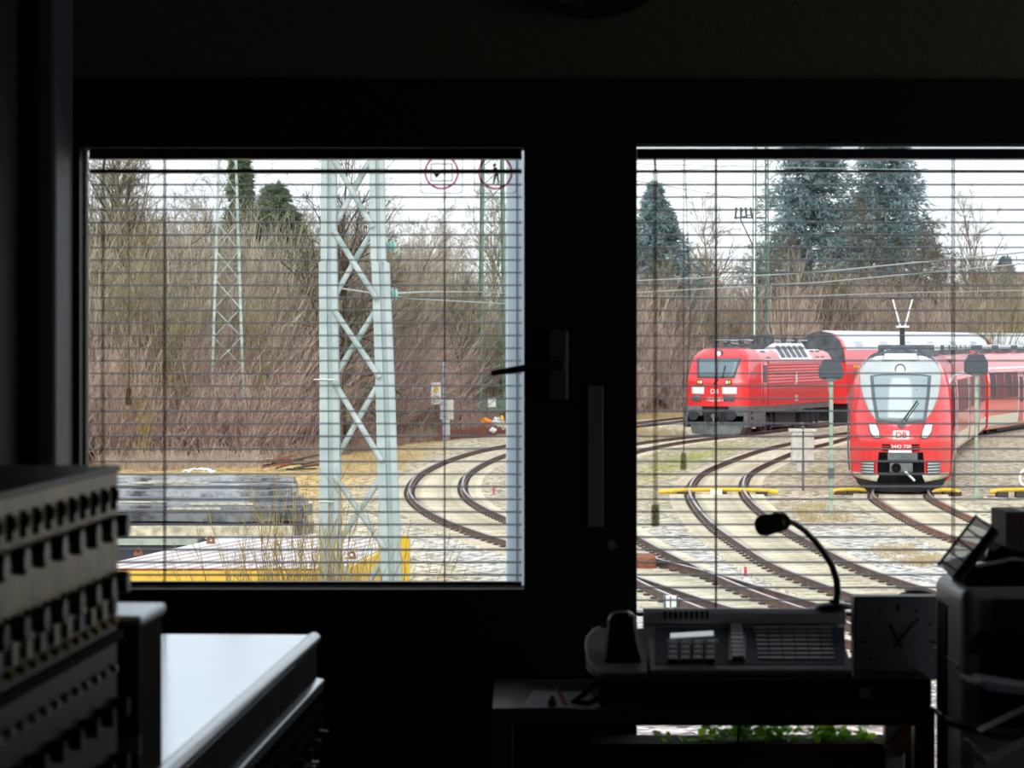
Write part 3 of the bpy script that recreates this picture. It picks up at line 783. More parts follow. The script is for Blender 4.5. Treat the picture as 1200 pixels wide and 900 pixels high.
def nose_body(surf, hw, bhw, z0, z1, ylen, name, mt, parent, n=34, nu=30):
    zs = [z0+(z1-z0)*i/n for i in range(n+1)]
    us = [math.sin(math.pi/2*(-1+2*j/nu)) for j in range(nu+1)]
    vs = []; W = nu+1+2*3
    for z in zs:
        h = hw(z); row = []
        yb = surf(-h, z)
        for k in (0, 1, 2):
            f = 1-k/3; row.append((-(h+(bhw(z)-h)*(f if f < 1 else 1)), yb+(ylen-yb)*f, z))
        for u in us: row.append((u*h, surf(u*h, z), z))
        for k in (2, 1, 0):
            f = 1-k/3; row.append(((h+(bhw(z)-h)*f), yb+(ylen-yb)*f, z))
        vs += row
    fs = []
    for i in range(n):
        for j in range(W-1): fs.append((i*W+j, i*W+j+1, (i+1)*W+j+1, (i+1)*W+j))
    for i in (0, n):
        for j in range(W//2): fs.append((i*W+j, i*W+j+1, i*W+W-2-j, i*W+W-1-j))
    m = MB(); m.add(vs, fs); return m.build(name, mt, parent, smooth=True)
def interp(tab):
    a = np.array(tab); return lambda z: float(np.interp(z, a[:, 0], a[:, 1]))

# ------------------------------------------------------------------ red railcar
cT = TR['T']; sT = np.arange(len(cT))*.3
i0 = int(np.argmin(np.abs(cT[:, 1]-75.2)))
def onT(s): 
    q = i0*.3+s; return Vector((float(np.interp(q, sT, cT[:, 0])), float(np.interp(q, sT, cT[:, 1])), 0))
front = onT(0); nd = (onT(6)-onT(0)).normalized(); yaw = math.atan2(nd.y, nd.x)-math.pi/2
yaw0 = yaw*.6
yaw0 = -math.radians(8.0)
tr = thing('railcar_train', 'red railcar train with rounded nose and large grey windscreen, curving away to the right', 'train', (front.x, front.y, 0.0), yaw0)
hwT = interp([(.1, 1.08), (.65, 1.35), (1.5, 1.40), (2.2, 1.38), (2.68, 1.33), (3.1, 1.27), (3.38, 1.17), (3.6, 1.07), (3.75, .97), (3.95, .72), (4.12, .42)])
bhT = interp([(.1, 1.3), (.4, 1.36), (2.5, 1.41), (3.0, 1.36), (3.5, 1.24), (3.85, .98), (4.05, .6), (4.12, .45)])
def sfT(x, z):
    h = hwT(z); y = .95*(min(abs(x)/h, 1))**3.2 + .12*(x/h)**2
    if z > 1.75: y += (z-1.75)*.30 + .1*max(0, z-3)**2
    if z < 1.2: y += (1.2-z)*.1
    y -= .10*math.exp(-((z-1.55)/.28)**2)*math.exp(-(x/1.3)**4)
    return y
nb = nose_body(sfT, hwT, bhT, .62, 4.12, 3.0, 'nose', 'loco_red', tr, 44, 40)
def U(px, py, cx=1056, s=42.8): return ((px-cx)/s, H-(py-HY)/s)
def PU(l, cx=1056, s=42.8): return [U(a, b, cx, s) for a, b in l]
surround = [(1014, 423), (1022, 419), (1038, 417), (1056, 416), (1074, 417), (1089, 419), (1098, 423), (1102, 432), (1104, 442), (1102, 456), (1099, 470), (1093, 483), (1086, 492), (1079, 496), (1056, 497), (1032, 496), (1026, 492), (1019, 483), (1013, 470), (1009, 456), (1007, 442), (1009, 432)]
patch('windscreen_surround', PU(surround), sfT, .015, 'train_grey', tr, 4, label='pale grey windscreen surround')
patch('windscreen_pillar', PU([(1020, 441), (1030, 439), (1056, 438), (1081, 439), (1092, 441), (1090, 465), (1085.5, 495.5), (1056, 497), (1027.5, 495.5), (1022, 465)]), sfT, .028, 'pillar_dark', tr, 4)
ws = patch('windscreen', PU([(1024, 442), (1032, 441), (1056, 440), (1080, 441), (1088, 442), (1086, 465), (1082, 492), (1056, 493), (1031, 492), (1026, 465)]), sfT, .04, 'screen_glass', tr, 4)
patch('sun_blind', PU([(1024.5, 451.5), (1056, 451), (1087.5, 451.5), (1087.3, 453), (1056, 452.5), (1024.7, 453)]), sfT, .05, 'pillar_dark', ws, 3)
patch('destination_display', PU([(1037, 414.5), (1075, 414.5), (1075, 422), (1037, 422)]), lambda x, z: sfT(0, z), .03, 'white_paint', tr, 2)
for s in (-1, 1):
    patch('roof_fairing', [(s*a, b) for a, b in PU([(1077, 417), (1086, 418), (1099, 424), (1080, 424)])], sfT, .03, 'white_paint', tr, 2)
patch('cowl_front', PU([(1011, 428), (1020, 417), (1036, 408.6), (1076, 408.6), (1092, 417), (1101, 428), (1098, 423), (1089, 419), (1074, 415.5), (1038, 415.5), (1022, 419), (1014, 423)]), sfT, .03, 'roof_equip', tr, 3)
m = MB(); c = U(1055.5, 433); m.lathe([(.11, -.03), (.11, .05)], (c[0], sfT(0, c[1]), c[1]), 20, 'y'); q = m.build('top_lamp', 'lamp_glass', tr, smooth=True)
m = MB(); m.ring((c[0], sfT(0, c[1]), c[1]), .12, .15, -.04, .05, 24); m.build('lamp_bezel', 'pillar_dark', q)
for s in (-1, 1):
    def mir(l): return [(s*abs(a), b) for a, b in PU(l)]
    hl = patch('headlight', mir([(1084, 497), (1094.5, 496.5), (1092.5, 508), (1087, 515), (1079, 514.5), (1081, 505)]), sfT, .02, 'pillar_dark', tr, 3)
    patch('headlight_lens', mir([(1085, 498), (1093.3, 497.8), (1091.3, 507.5), (1086.6, 513.8), (1080.5, 513.3), (1082, 505)]), sfT, .035, 'lamp_glass', hl, 3)
    patch('buffer_pad', mir([(1087, 542), (1102, 542), (1102.5, 557), (1087.5, 557)]), sfT, .06, 'under_grey', tr, 2)
    for k in range(4):
        patch('buffer_rib', mir([(1087.5, 543.5+k*3.6), (1102, 543.5+k*3.6), (1102, 545+k*3.6), (1087.5, 545+k*3.6)]), sfT, .085, 'train_grey', tr, 1)
    patch('skirt_corner', mir([(1081, 557.5), (1112.5, 556), (1112.6, 560), (1106, 563), (1084, 566)]), sfT, .03, 'cream_paint', tr, 2)
    for k, (ya, yb) in enumerate(((521.5, 523), (524.5, 526), (528, 529))):
        patch('vent_slot', mir([(1067, ya), (1078, ya-.2), (1078, yb-.2), (1067, yb)]), sfT, .02, 'matte_black', tr, 1)
patch('coupler_recess', PU([(1030.5, 531), (1082, 531), (1083.5, 545), (1083.5, 567), (1029, 567), (1029, 545)]), sfT, .02, 'matte_black', tr, 3)
# logo and number
lg = patch('logo_plate', PU([(1047, 506.5), (1048, 505.3), (1065, 505.3), (1066, 506.5), (1066, 514.5), (1065, 515.5), (1048, 515.5), (1047, 514.5)]), sfT, .02, 'white_paint', tr, 2)
c = U(1056.5, 510.4); yf = sfT(0, c[1])-.045
text_mesh('logo_letters', 'DB', .235, 'loco_red', tr, Matrix.Translation((c[0], yf-.01, c[1]-.005)) @ FACE, .004, .004)
c = U(1056.5, 524.2); text_mesh('running_number', '2442 720', .15, 'white_paint', tr, Matrix.Translation((c[0], sfT(0, c[1])-.05, c[1])) @ FACE, .004, .001)
# wipers
m = MB(); m.bar((0.02, sfT(0, 2.05)-.09, 2.08), (.46, sfT(.46, 2.75)-.09, 2.68), .03); m.bar((.08, sfT(0, 2.05)-.09, 2.05), (.50, sfT(.5, 2.75)-.09, 2.62), .02); m.bar((.46, sfT(.46, 2.7)-.08, 2.25), (.44, sfT(.46, 3.1)-.08, 3.0), .018); m.build('wiper', 'under_black', tr)
m = MB(); m.lathe([(.12, -.05), (.1, .03)], (.02, sfT(0, 2.04)-.03, 2.05), 12, 'y'); m.build('wiper_hub', 'under_grey', tr)
# coupler
cy = sfT(0, 1.0)-.25
m = MB(); m.box(-.36, .46, cy-.1, cy+.3, 1.05, 1.25); q = m.build('coupler', 'under_grey', tr, bevel=.02)
m = MB(); m.box(-.3, .33, cy-.15, cy+.3, .72, .98); m.build('coupler_head', 'under_grey', q, bevel=.04)
m = MB(); m.lathe([(.13, -.06), (.10, .0), (.04, .02)], (-.12, cy-.17, .85), 16, 'y'); m.build('coupler_cone', 'matte_black', q)
m = MB(); m.box(-.33, .30, cy-.12, cy+.2, 1.26, 1.33); m.build('coupler_cover', 'roof_white', q)
m = MB(); m.tube([(.12, cy-.2, .75), (.28, cy-.24, .6), (.38, cy-.26, .5)], .035, 8); m.build('air_hose', 'train_grey', q)
m = MB(); vs = []
m.prism([(-1.25, .45+.0), (-1.0, .12), (1.0, .12), (1.25, .45)], .0, .0, 'y') if False else None
n = 12; rows = []
for (z, f) in ((.66, 1.30), (.4, 1.22), (.15, 1.05)):
    for j in range(n+1):
        u = -1+2*j/n; rows.append((u*f, .25+.8*abs(u)**3.2+(.66-z)*.25, z))
for (z, f) in ((.66, 1.30), (.15, 1.05)):
    for j in (0, n): u = -1+2*j/n; rows.append((u*f, 3.0, z))
fs = []
for i in range(2):
    for j in range(n): fs.append((i*(n+1)+j, i*(n+1)+j+1, (i+1)*(n+1)+j+1, (i+1)*(n+1)+j))
b0 = 3*(n+1); fs += [(0, n+1, 2*(n+1), b0+2, b0), (n, 2*n+1, 3*n+2, b0+3, b0+1), tuple(range(n+1))+(b0+1, b0)]
m.add(rows, fs); m.build('snow_plough', 'under_black', tr, smooth=False)
# grab rail at the left edge, mirror, roof details on the first car
m = MB(); m.tube([(-1.36, 1.25, 3.0), (-1.44, 1.2, 2.6), (-1.46, 1.2, 1.3), (-1.42, 1.2, .7)], .03, 6); m.build('grab_rail', 'under_grey', tr)
m = MB(); m.prism([(-1.0, 3.62), (-.55, 4.12), (.55, 4.12), (1.0, 3.62), (.9, 3.6), (.48, 4.02), (-.48, 4.02), (-.9, 3.6)], 1.45, 2.0, 'y'); m.build('roof_cowl', 'roof_equip', tr, bevel=.02)
for s in (-1, 1):
    m = MB(); m.box(s*.33-.12, s*.33+.12, 1.3, 1.5, 3.95, 4.08); m.build('horn_box', 'roof_white', tr)

PROF = [(-1.30, .35), (-1.42, .5), (-1.46, 1.2), (-1.46, 2.5), (-1.40, 3.0), (-1.24, 3.5), (-.98, 3.8), (-.6, 3.95), (0, 4.0), (.6, 3.95), (.98, 3.8), (1.24, 3.5), (1.40, 3.0), (1.46, 2.5), (1.46, 1.2), (1.42, .5), (1.30, .35)]
def side_x(z):
    r = [(p[1], p[0]) for p in PROF[8:]]; r.sort(); return float(np.interp(z, [a[0] for a in r], [a[1] for a in r]))
def side_panel(name, y0, y1, z0, z1, off, mt, parent, M, n=5, side=1):
    m = MB(); m.M = M; vs = []; fs = []
    for i in range(n+1):
        z = z0+(z1-z0)*i/n; x = side_x(z)
        vs += [(side*(x+off), y0, z), (side*(x+off), y1, z), (side*(x-.03), y0, z), (side*(x-.03), y1, z)]
    for i in range(n):
        a = i*4; b = a+4
        fs += [(a, a+1, b+1, b), (a+2, b+2, b+3, a+3), (a, b, b+2, a+2), (a+1, a+3, b+3, b+1)]
    fs += [(0, 2, 3, 1), (n*4, n*4+1, n*4+3, n*4+2)]
    m.add(vs, fs); return m.build(name, mt, parent)
RM = MW[tr.name].inverted()
breaks = [(3.0, 24.0), (25.0, 49.2), (50.2, 72), (73, 95)]
for ci, (s0, s1) in enumerate(breaks):
    a = onT(s0); b = onT(s1); dv = (b-a); L = dv.length; ang = math.atan2(dv.y, dv.x)-math.pi/2
    M = RM @ Matrix.Translation(a) @ Matrix.Rotation(ang, 4, 'Z')
    m = MB(); m.M = M; m.prism(PROF, 0, L, 'y'); car = m.build('car_body', 'loco_red', tr, smooth=True)
    side_panel('window_band', .6, L-.6, 1.75, 2.95, .012, 'side_glass', car, M)
    side_panel('sill_stripe', .1, L-.1, .42, 1.0, .012, 'cream_paint', car, M)
    side_panel('roof_highlight', .1, L-.1, 3.12, 3.2, .014, 'roof_white', car, M, 1)  # white strip painted as the highlight line below the roof
    for k in range(int(L//2.1)):
        if k % 4 == 3:
            side_panel('door', 1.5+k*2.1, 1.5+k*2.1+1.3, .55, 2.95, .03, 'loco_red_dark', car, M)
            for e in (0, 1.3): side_panel('door_post', 1.44+k*2.1+e, 1.52+k*2.1+e, .45, 3.0, .04, 'train_grey', car, M)
            side_panel('door_glass', 1.75+k*2.1, 1.75+k*2.1+.8, 1.5, 2.7, .04, 'side_glass', car, M)
        else:
            side_panel('window_post', 1.9+k*2.1, 2.0+k*2.1, 1.75, 2.95, .02, 'loco_red_dark', car, M)
    if ci:
        m = MB(); m.M = M; m.box(-1.2, 1.2, -1.0, 0, .6, 3.7); m.build('gangway', 'under_black', tr)
    # roof equipment
    k = 0; y = 1.2 if ci else 1.0
    while y < L-3.5:
        w = [3.2, 4.2, 2.6][k % 3]
        m = MB(); m.M = M; m.prism([(y, 3.75), (y+.5, 4.22), (y+w-.5, 4.22), (y+w, 3.75)], -.85 if (ci or k) else -.36, .85 if (ci or k) else .36, 'x'); u = m.build('roof_unit', 'roof_equip', car)
        m = MB(); m.M = M; m.box(.1 if not (ci or k) else .45, .34 if not (ci or k) else .9, y+.6, y+w-.6, 4.05, 4.25); m.build('roof_unit_cover', 'roof_white', u)
        y += w+.9; k += 1
    for yy in (2.5, L-3.5):
        m = MB(); m.M = M
        m.box(-1.0, 1.0, yy-1.4, yy+1.4, .35, .8)
        for q in (-.9, .9):
            for sgn in (-1, 1): m.lathe([(.42, sgn*.70), (.42, sgn*.82)], (0, yy+q, .45), 18, 'x')
        m.build('bogie', 'under_black', tr)
    m = MB(); m.M = M; m.box(-1.1, 1.1, 4.2, L-5.5, .18, .5); m.build('underfloor_box', 'under_black', tr)
# pantograph above the nose
M = RM @ Matrix.Translation(onT(9)); py0 = 4.0
PB = onT(8.5); M = RM @ Matrix.Translation((PB.x-.05, PB.y, 0))
m = MB(); m.M = M
m.bar((0, 0, 4.0), (0, .1, 4.8), .14); q = m.build('pantograph', 'under_black', tr)
m = MB(); m.M = M; m.bar((-.06, 0, 4.75), (-.30, 0, 5.62), .045); m.bar((.06, 0, 4.75), (.30, 0, 5.62), .045); m.bar((-.2, 0, 4.78), (.2, 0, 4.78), .06); m.build('pantograph_arm', 'roof_white', q)
m = MB(); m.M = M; m.tube([(-.62, 0, 5.55), (-.5, 0, 5.64), (.5, 0, 5.64), (.62, 0, 5.55)], .035, 6); m.build('contact_strip', 'roof_equip', q)
m = MB(); m.M = M; m.box(-.35, .35, -.6, .6, 3.9, 4.06); m.build('pantograph_base', 'roof_equip', q)

# ------------------------------------------------------------------ electric locomotive
cL = TR['L']; j0 = int(np.argmin(np.abs(cL[:, 1]-123.4))); LL = 16.0
la = Vector((cL[j0][0], cL[j0][1], 0)); lb = Vector((la.x+math.sin(.37)*LL, la.y+math.cos(.37)*LL, 0))
la.x = (840-600)/F*123.6-.05; lyaw = -.37
lo = thing('electric_locomotive', 'red electric locomotive with grey buffer beam and ribbed side', 'locomotive', (la.x, la.y, 0), lyaw)
SL = 25.9
hwL = interp([(.25, 1.35), (.6, 1.42), (1.5, 1.47), (2.7, 1.44), (3.3, 1.36), (3.7, 1.25), (3.95, 1.08), (4.12, .8)])
bhL = interp([(.25, 1.40), (1.5, 1.5), (3.5, 1.5), (3.8, 1.3), (4.0, 1.1), (4.12, .9)])
def sfL(x, z):
    h = hwL(z); y = .28*(min(abs(x)/h, 1))**4
    if z > 2.55: y += (z-2.55)*.38
    if z > 3.7: y += (z-3.7)*1.1
    return y
nose_body(sfL, hwL, bhL, 1.45, 4.1, 2.2, 'cab', 'loco_red', lo, 30, 24)
def PL_(l): return [((a-838.5)/25.2, H-(b-HY)/SL) for a, b in l]
patch('windscreen_frame', PL_([(812, 419.5), (865, 419.5), (860, 443), (815.5, 443)]), sfL, .015, 'pillar_dark', lo, 3)
w = patch('windscreen', PL_([(814, 421), (838, 421), (838, 441), (817, 441)]), sfL, .03, 'loco_glass', lo, 3)
w = patch('windscreen', PL_([(839.2, 421), (863, 421), (858.5, 441), (839.2, 441)]), sfL, .03, 'loco_glass', lo, 3)
m = MB(); m.bar((-.1, sfL(0, 2.6)-.06, 2.45), (.1, sfL(0, 2.8)-.08, 2.7), .05); m.bar((.3, sfL(0, 2.7)-.06, 2.72), (.38, sfL(0, 3.3)-.08, 3.3), .035); m.build('wiper', 'under_black', lo)
m = MB(); m.lathe([(.17, -.1), (.17, .1)], (-.03, sfL(0, 3.82), 3.84), 16, 'y'); q = m.build('top_lamp', 'roof_equip', lo); m = MB(); m.lathe([(.12, -.13), (.12, -.09)], (-.03, sfL(0, 3.82), 3.84), 16, 'y'); m.build('lamp_glass', 'lamp_glass', q)
for (a, b) in ((816, 822), (850, 856.5)):
    q = patch('lamp_cluster', PL_([(a-.5, 445), (b+.5, 445), (b+.5, 450.8), (a-.5, 450.8)]), sfL, .02, 'under_black', lo, 1)
    patch('lamp', PL_([(a+.3, 446), (a+2.8, 446), (a+2.8, 450), (a+.3, 450)]), sfL, .04, 'yellow_paint' if a < 830 else 'lamp_glass', q, 1)
    patch('lamp', PL_([(a+3.4, 446), (a+5.9, 446), (a+5.9, 450), (a+3.4, 450)]), sfL, .04, 'lamp_glass' if a < 830 else 'yellow_paint', q, 1)
patch('step_recess', PL_([(809, 453.5), (824.5, 453.5), (824.5, 462), (809, 462)]), sfL, .03, 'white_paint', lo, 2)
patch('step_recess', PL_([(846, 453.5), (863, 453.5), (863, 462), (846, 462)]), sfL, .03, 'white_paint', lo, 2)
patch('lower_vent', PL_([(810, 463.5), (820, 463.5), (820, 470), (810, 470)]), sfL, .03, 'under_grey', lo, 2)
patch('lower_vent', PL_([(848, 463.5), (860, 463.5), (860, 470), (848, 470)]), sfL, .03, 'under_grey', lo, 2)
text_mesh('logo_letters', 'DB', .3, 'white_paint', lo, Matrix.Translation((-.05, -.05, 2.12)) @ FACE, .004, .002)
text_mesh('running_number', '102 001', .26, 'white_paint', lo, Matrix.Translation((-.02, -.05, 1.76)) @ FACE, .004, .0)
# body
LP = [(-1.5, 1.42), (-1.5, 3.5), (-1.3, 3.82), (-.95, 4.0), (0, 4.05), (.95, 4.0), (1.3, 3.82), (1.5, 3.5), (1.5, 1.42)]
m = MB(); m.prism(LP, 2.2, LL-1.0, 'y'); m.build('body', 'loco_red', lo, smooth=True)
m = MB(); m.prism([(-1.3, 1.42), (-1.3, 3.3), (-.9, 3.85), (.9, 3.85), (1.3, 3.3), (1.3, 1.42)], LL-1.0, LL-.5, 'y'); m.build('rear_cab', 'loco_red', lo)
for k in range(11):
    z = 1.98+k*.142; m = MB(); m.prism([(1.49, z), (1.575, z+.02), (1.49, z+.085)], 3.4, LL-1.6, 'y'); m.build('side_rib', 'loco_red', lo)
m = MB(); m.box(1.495, 1.51, 2.45, 2.5, 1.45, 3.5); m.box(1.495, 1.51, 3.25, 3.3, 1.45, 3.5); m.build('door_seam', 'under_black', lo)
m = MB(); m.box(1.49, 1.515, 2.6, 3.1, 2.5, 3.3); m.build('door_window', 'pillar_dark', lo)
m = MB(); m.box(1.49, 1.52, 7.9, 8.3, 2.35, 2.45) ; m.box(1.49, 1.56, 8.0, 8.25, 2.45, 2.95); m.build('side_plate', 'white_paint', lo)
m = MB(); m.M = Matrix.Translation((1.52, 8.2, 1.68)) @ Matrix.Rotation(math.radians(90), 4, 'Z'); Mx = m.M
text_mesh('side_logo', 'DB', .42, 'white_paint', lo, Mx @ FACE, .004, .0)
m = MB(); m.box(-1.48, 1.48, 2.3, LL-1, 1.15, 1.45); m.build('underframe', 'under_grey', lo)
# roof: white slanted vent panels and electrical gear
for (y0, y1) in ((2.9, 5.3), (5.5, 11.5), (11.7, 14.4)):
    m = MB(); m.add([(1.48, y0, 3.52), (1.48, y1, 3.52), (1.0, y1-.4, 4.02 if y0 != 5.5 else 4.3), (1.0, y0+.4, 4.02 if y0 != 5.5 else 4.3), (.5, y0+.4, 4.0), (.5, y1-.4, 4.0)], [(0, 1, 2, 3), (3, 2, 5, 4), (0, 3, 4), (1, 5, 2)])
    q = m.build('roof_panel', 'roof_white', lo, solid=.03)
    n = int((y1-y0-.6)/1.0); zt = 3.94 if y0 != 5.5 else 4.2
    for k in range(n):
        ya = y0+.45+k*1.0
        m = MB(); 
        def pt(f, y, o=.035): return (1.48+(1.0-1.48)*f+o*.8, y, 3.52+(zt+.08-3.52)*f+o*.6)
        m.add([pt(.15, ya), pt(.15, ya+.62), pt(.85, ya+.62), pt(.85, ya)], [(0, 1, 2, 3)]); m.build('vent_grille', 'under_grey', q, solid=.02)
for k, (y, w, h) in enumerate(((2.2, 1.3, .42), (4.2, 1.6, .55), (6.4, 1.2, .6), (9.0, 1.8, .55), (11.6, 1.5, .55), (13.6, 1.1, .42))):
    m = MB(); m.box(-.8, .5, y, y+w, 4.0, 4.0+h*.45)
    for q in range(5): m.lathe([(.05, 0), (.12, .08), (.05, .12), (.12, .2), (.05, .26), (.1, h)], (-.7+q*.3, y+w*(.2+.6*(q % 2)), 4.0), 8)
    m.bar((-.9, y, 4+h), (.6, y+w, 4.02+h), .04); m.bar((-.6, y+w, 4.05+h), (.8, y+.2, 4+h), .04)
    m.build('roof_gear', 'roof_equip', lo)
for yb in (2.8, 12.4):
    m = MB(); m.bar((-.9, yb, 4.45), (.9, yb+.1, 4.45), .05); m.bar((-.5, yb, 4.4), (-.2, yb+1.8, 4.25), .05); m.bar((.5, yb, 4.4), (.2, yb+1.8, 4.25), .05); m.bar((-.3, yb+1.8, 4.05), (-.3, yb+1.8, 4.3), .06); m.build('folded_pantograph', 'roof_silver', lo)
# front lower part
for s in (-1, 1):
    m = MB(); m.box(min(s*.62, s*1.46), max(s*.62, s*1.46), -.12, .6, 1.02, 1.47); m.build('buffer_beam', 'under_grey', lo, bevel=.03)
    m = MB(); m.lathe([(.24, -.62), (.24, -.56), (.12, -.55), (.12, -.1)], (s*.88, 0, 1.08), 18, 'y'); m.build('buffer', 'under_black', lo, smooth=True)
    m = MB(); m.box(min(s*1.32, s*1.5), max(s*1.32, s*1.5), -.1, 2.9, .5, 1.45); q = m.build('cab_step_panel', 'under_grey', lo, bevel=.02)
    m = MB()
    for k in range(3): m.box(s*1.5-.01, s*1.5+.02, .5, .8, .6+k*.25, .72+k*.25)
    m.build('step', 'under_black', q)
m = MB(); m.box(-.6, .6, .1, .6, .6, 1.47); m.build('beam_centre', 'under_black', lo)
m = MB(); m.box(-.1, .1, -.45, .1, .95, 1.12); m.tube([(0, -.4, 1.0), (.03, -.45, .75), (0, -.42, .6)], .05, 8); m.build('draw_hook', 'under_grey', lo)
for x in (-.42, -.28, .3, .45):
    m = MB(); m.tube([(x, .05, 1.2), (x, -.2, 1.1), (x*.9, -.25, .8), (x*.8, -.15, .65)], .03, 6); m.build('brake_hose', 'under_black', lo)
m = MB(); m.add([(-1.3, .15, .75), (0, -.12, .75), (1.3, .15, .75), (1.28, .9, .75), (-1.28, .9, .75), (-1.12, .0, .22), (0, -.28, .17), (1.12, .0, .22), (1.1, .9, .2), (-1.1, .9, .2)],
    [(0, 1, 6, 5), (1, 2, 7, 6), (2, 3, 8, 7), (3, 4, 9, 8), (4, 0, 5, 9), (0, 4, 3, 2, 1), (5, 6, 7, 8, 9)]); m.build('snow_plough', 'under_grey', lo)
for yb in (3.6, 12.0):
    m = MB(); m.box(-1.15, 1.15, yb-1.7, yb+1.7, .45, .95); m.box(1.0, 1.2, yb-1.5, yb+1.5, .5, .85)
    for q in (-1.05, 0, 1.05): m.tube([(1.22, yb+q, .3), (1.22, yb+q, 1.1)], .09, 8)
    bo = m.build('bogie', 'under_black', lo)
    for q in (-1.25, 1.25):
        m = MB()
        for sgn in (-1, 1): m.lathe([(.6, sgn*.70), (.6, sgn*.85)], (0, yb+q, .62), 24, 'x')
        m.build('wheelset', 'under_grey', bo)
m = MB(); m.box(-1.1, 1.1, 6.0, 9.6, .4, 1.15); m.build('transformer_tank', 'under_black', lo, bevel=.05)

# ------------------------------------------------------------------ double-deck coaches behind
DD = [(-1.35, 1.1), (-1.4, 1.3), (-1.4, 3.1), (-1.3, 3.9), (-1.05, 4.45), (-.6, 4.8), (0, 4.92), (.6, 4.8), (1.05, 4.45), (1.3, 3.9), (1.4, 3.1), (1.4, 1.3), (1.35, 1.1)]
dd_x = interp(sorted([(p[1], p[0]) for p in DD[6:]]))
def coach(px, d, ang, L, label):
    o = thing('double_deck_coach', label, 'coach', ((px-600)/F*d, d, GZ((px-600)/F*d, d)*0+.05), -ang)
    m = MB(); m.prism(DD, .0, L, 'y'); m.build('body', 'loco_red', o, smooth=True)
    m = MB(); vs = [(a*1.005, -.05, b+.01) for a, b in DD]
    m.prism([(a*.97, 3.3 if b < 3.3 else b) for a, b in DD if b >= 3.1], -.06, .02, 'y'); m.build('end_gable', 'roof_equip', o)
    m = MB(); m.box(-.5, .5, -.35, 0, .9, 3.2); m.build('gangway', 'under_black', o)
    def strip(name, y0, y1, z0, z1, mt, off=.012, n=4):
        m = MB(); vs = []; fs = []
        for i in range(n+1):
            z = z0+(z1-z0)*i/n; x = dd_x(z); vs += [(x+off, y0, z), (x+off, y1, z), (x-.03, y0, z), (x-.03, y1, z)]
        for i in range(n): a = i*4; b = a+4; fs += [(a, a+1, b+1, b), (a+2, b+2, b+3, a+3), (a, b, b+2, a+2), (a+1, a+3, b+3, b+1)]
        m.add(vs, fs); return m.build(name, mt, o)
    m = MB(); m.prism([(-1.06, 4.46), (-.6, 4.83), (0, 4.95), (.6, 4.83), (1.06, 4.46), (1.32, 3.92), (1.27, 3.9), (1.0, 4.4), (-1.0, 4.4)], .4, L-.1, 'y'); m.build('roof', 'roof_white', o, smooth=True)
    strip('yellow_line', 1.2, 6.0, 2.98, 3.12, 'yellow_paint')
    strip('upper_window_band', 8.0, L-3, 3.2, 3.85, 'side_glass')
    strip('lower_window_band', 3.0, L-3, 1.2, 2.0, 'side_glass')
    for k in range(6): strip('roof_hatch', 2+k*4.2, 3.2+k*4.2, 4.1, 4.4, 'roof_silver', .05, 2)
    strip('door', 1.3, 2.3, 1.1, 2.8, 'pillar_dark')
    m = MB(); m.box(-1.3, 1.3, .6, 4.6, .15, 1.15); m.box(-1.3, 1.3, L-3.8, L-1, .15, 1.15); m.build('bogie', 'under_black', o)
    return o
coach(962, 144, .46, 26.6, 'red double-deck coach with white roof behind the locomotive and the railcar')
q = P(962, 405, 144); bx = q.x+math.sin(.46)*27.2; by = 144+math.cos(.46)*27.2
coach(600+bx/by*F, by, .46, 26.6, 'next double-deck coach, only its white roof showing above the railcar at far right')

# ------------------------------------------------------------------ trackside things
def gnd(px, py):
    d = F*H/(py-HY); return Vector(((px-600)/F*d, d, 0))
def marker(px, ypost, ytop, ybot, d, label, w=28, group=None):
    c = Vector((xx(px, d), d, 0)); t = thing('track_signal', label, 'signal', c)
    k = F/d; zt = lambda y: H-(y-HY)/k
    m = MB(); m.tube([(0, 0, .05), (0, 0, zt(ybot)-.03)], .052, 10); m.build('post', 'post_green', t, smooth=True)
    m = MB(); m.lathe([(.2, 0), (.2, .06), (.09, .1), (.08, .3)], (0, 0, 0), 12); m.build('foot', 'post_green', t)
    hw = w/2/k; z0 = zt(ybot); z1 = zt(ytop); zm = z0+(z1-z0)*.55
    pts = [(-hw, z0), (hw, z0), (hw, zm), (hw*.62, z1), (-hw*.62, z1), (-hw, zm)]
    m = MB(); m.prism(pts, -.1, .14, 'y'); m.build('lamp_housing', 'signal_grey', t, bevel=.03)
    m = MB(); m.box(-hw*.45, hw*.45, -.06, .06, z0-.08, z0); m.bar((-hw*.8, 0, z0-.02), (hw*.8, 0, z0-.02), .04); m.build('bracket', 'under_grey', t)
    m = MB(); m.box(-.07, .07, -.06, .06, .95, 1.2) if px < 1000 else m.tube([(0, 0, z1), (0, 0, z1+.25)], .03, 6); m.build('fitting', 'under_grey', t)
marker(974, 0, 421, 443, F*H/(606-HY), 'dark hooded signal head on a pale green post, left of the railcar nose')
marker(1144, 0, 415, 437, F*H/(583-HY), 'dark hooded signal head on a pale green post before the railcar side', 27)

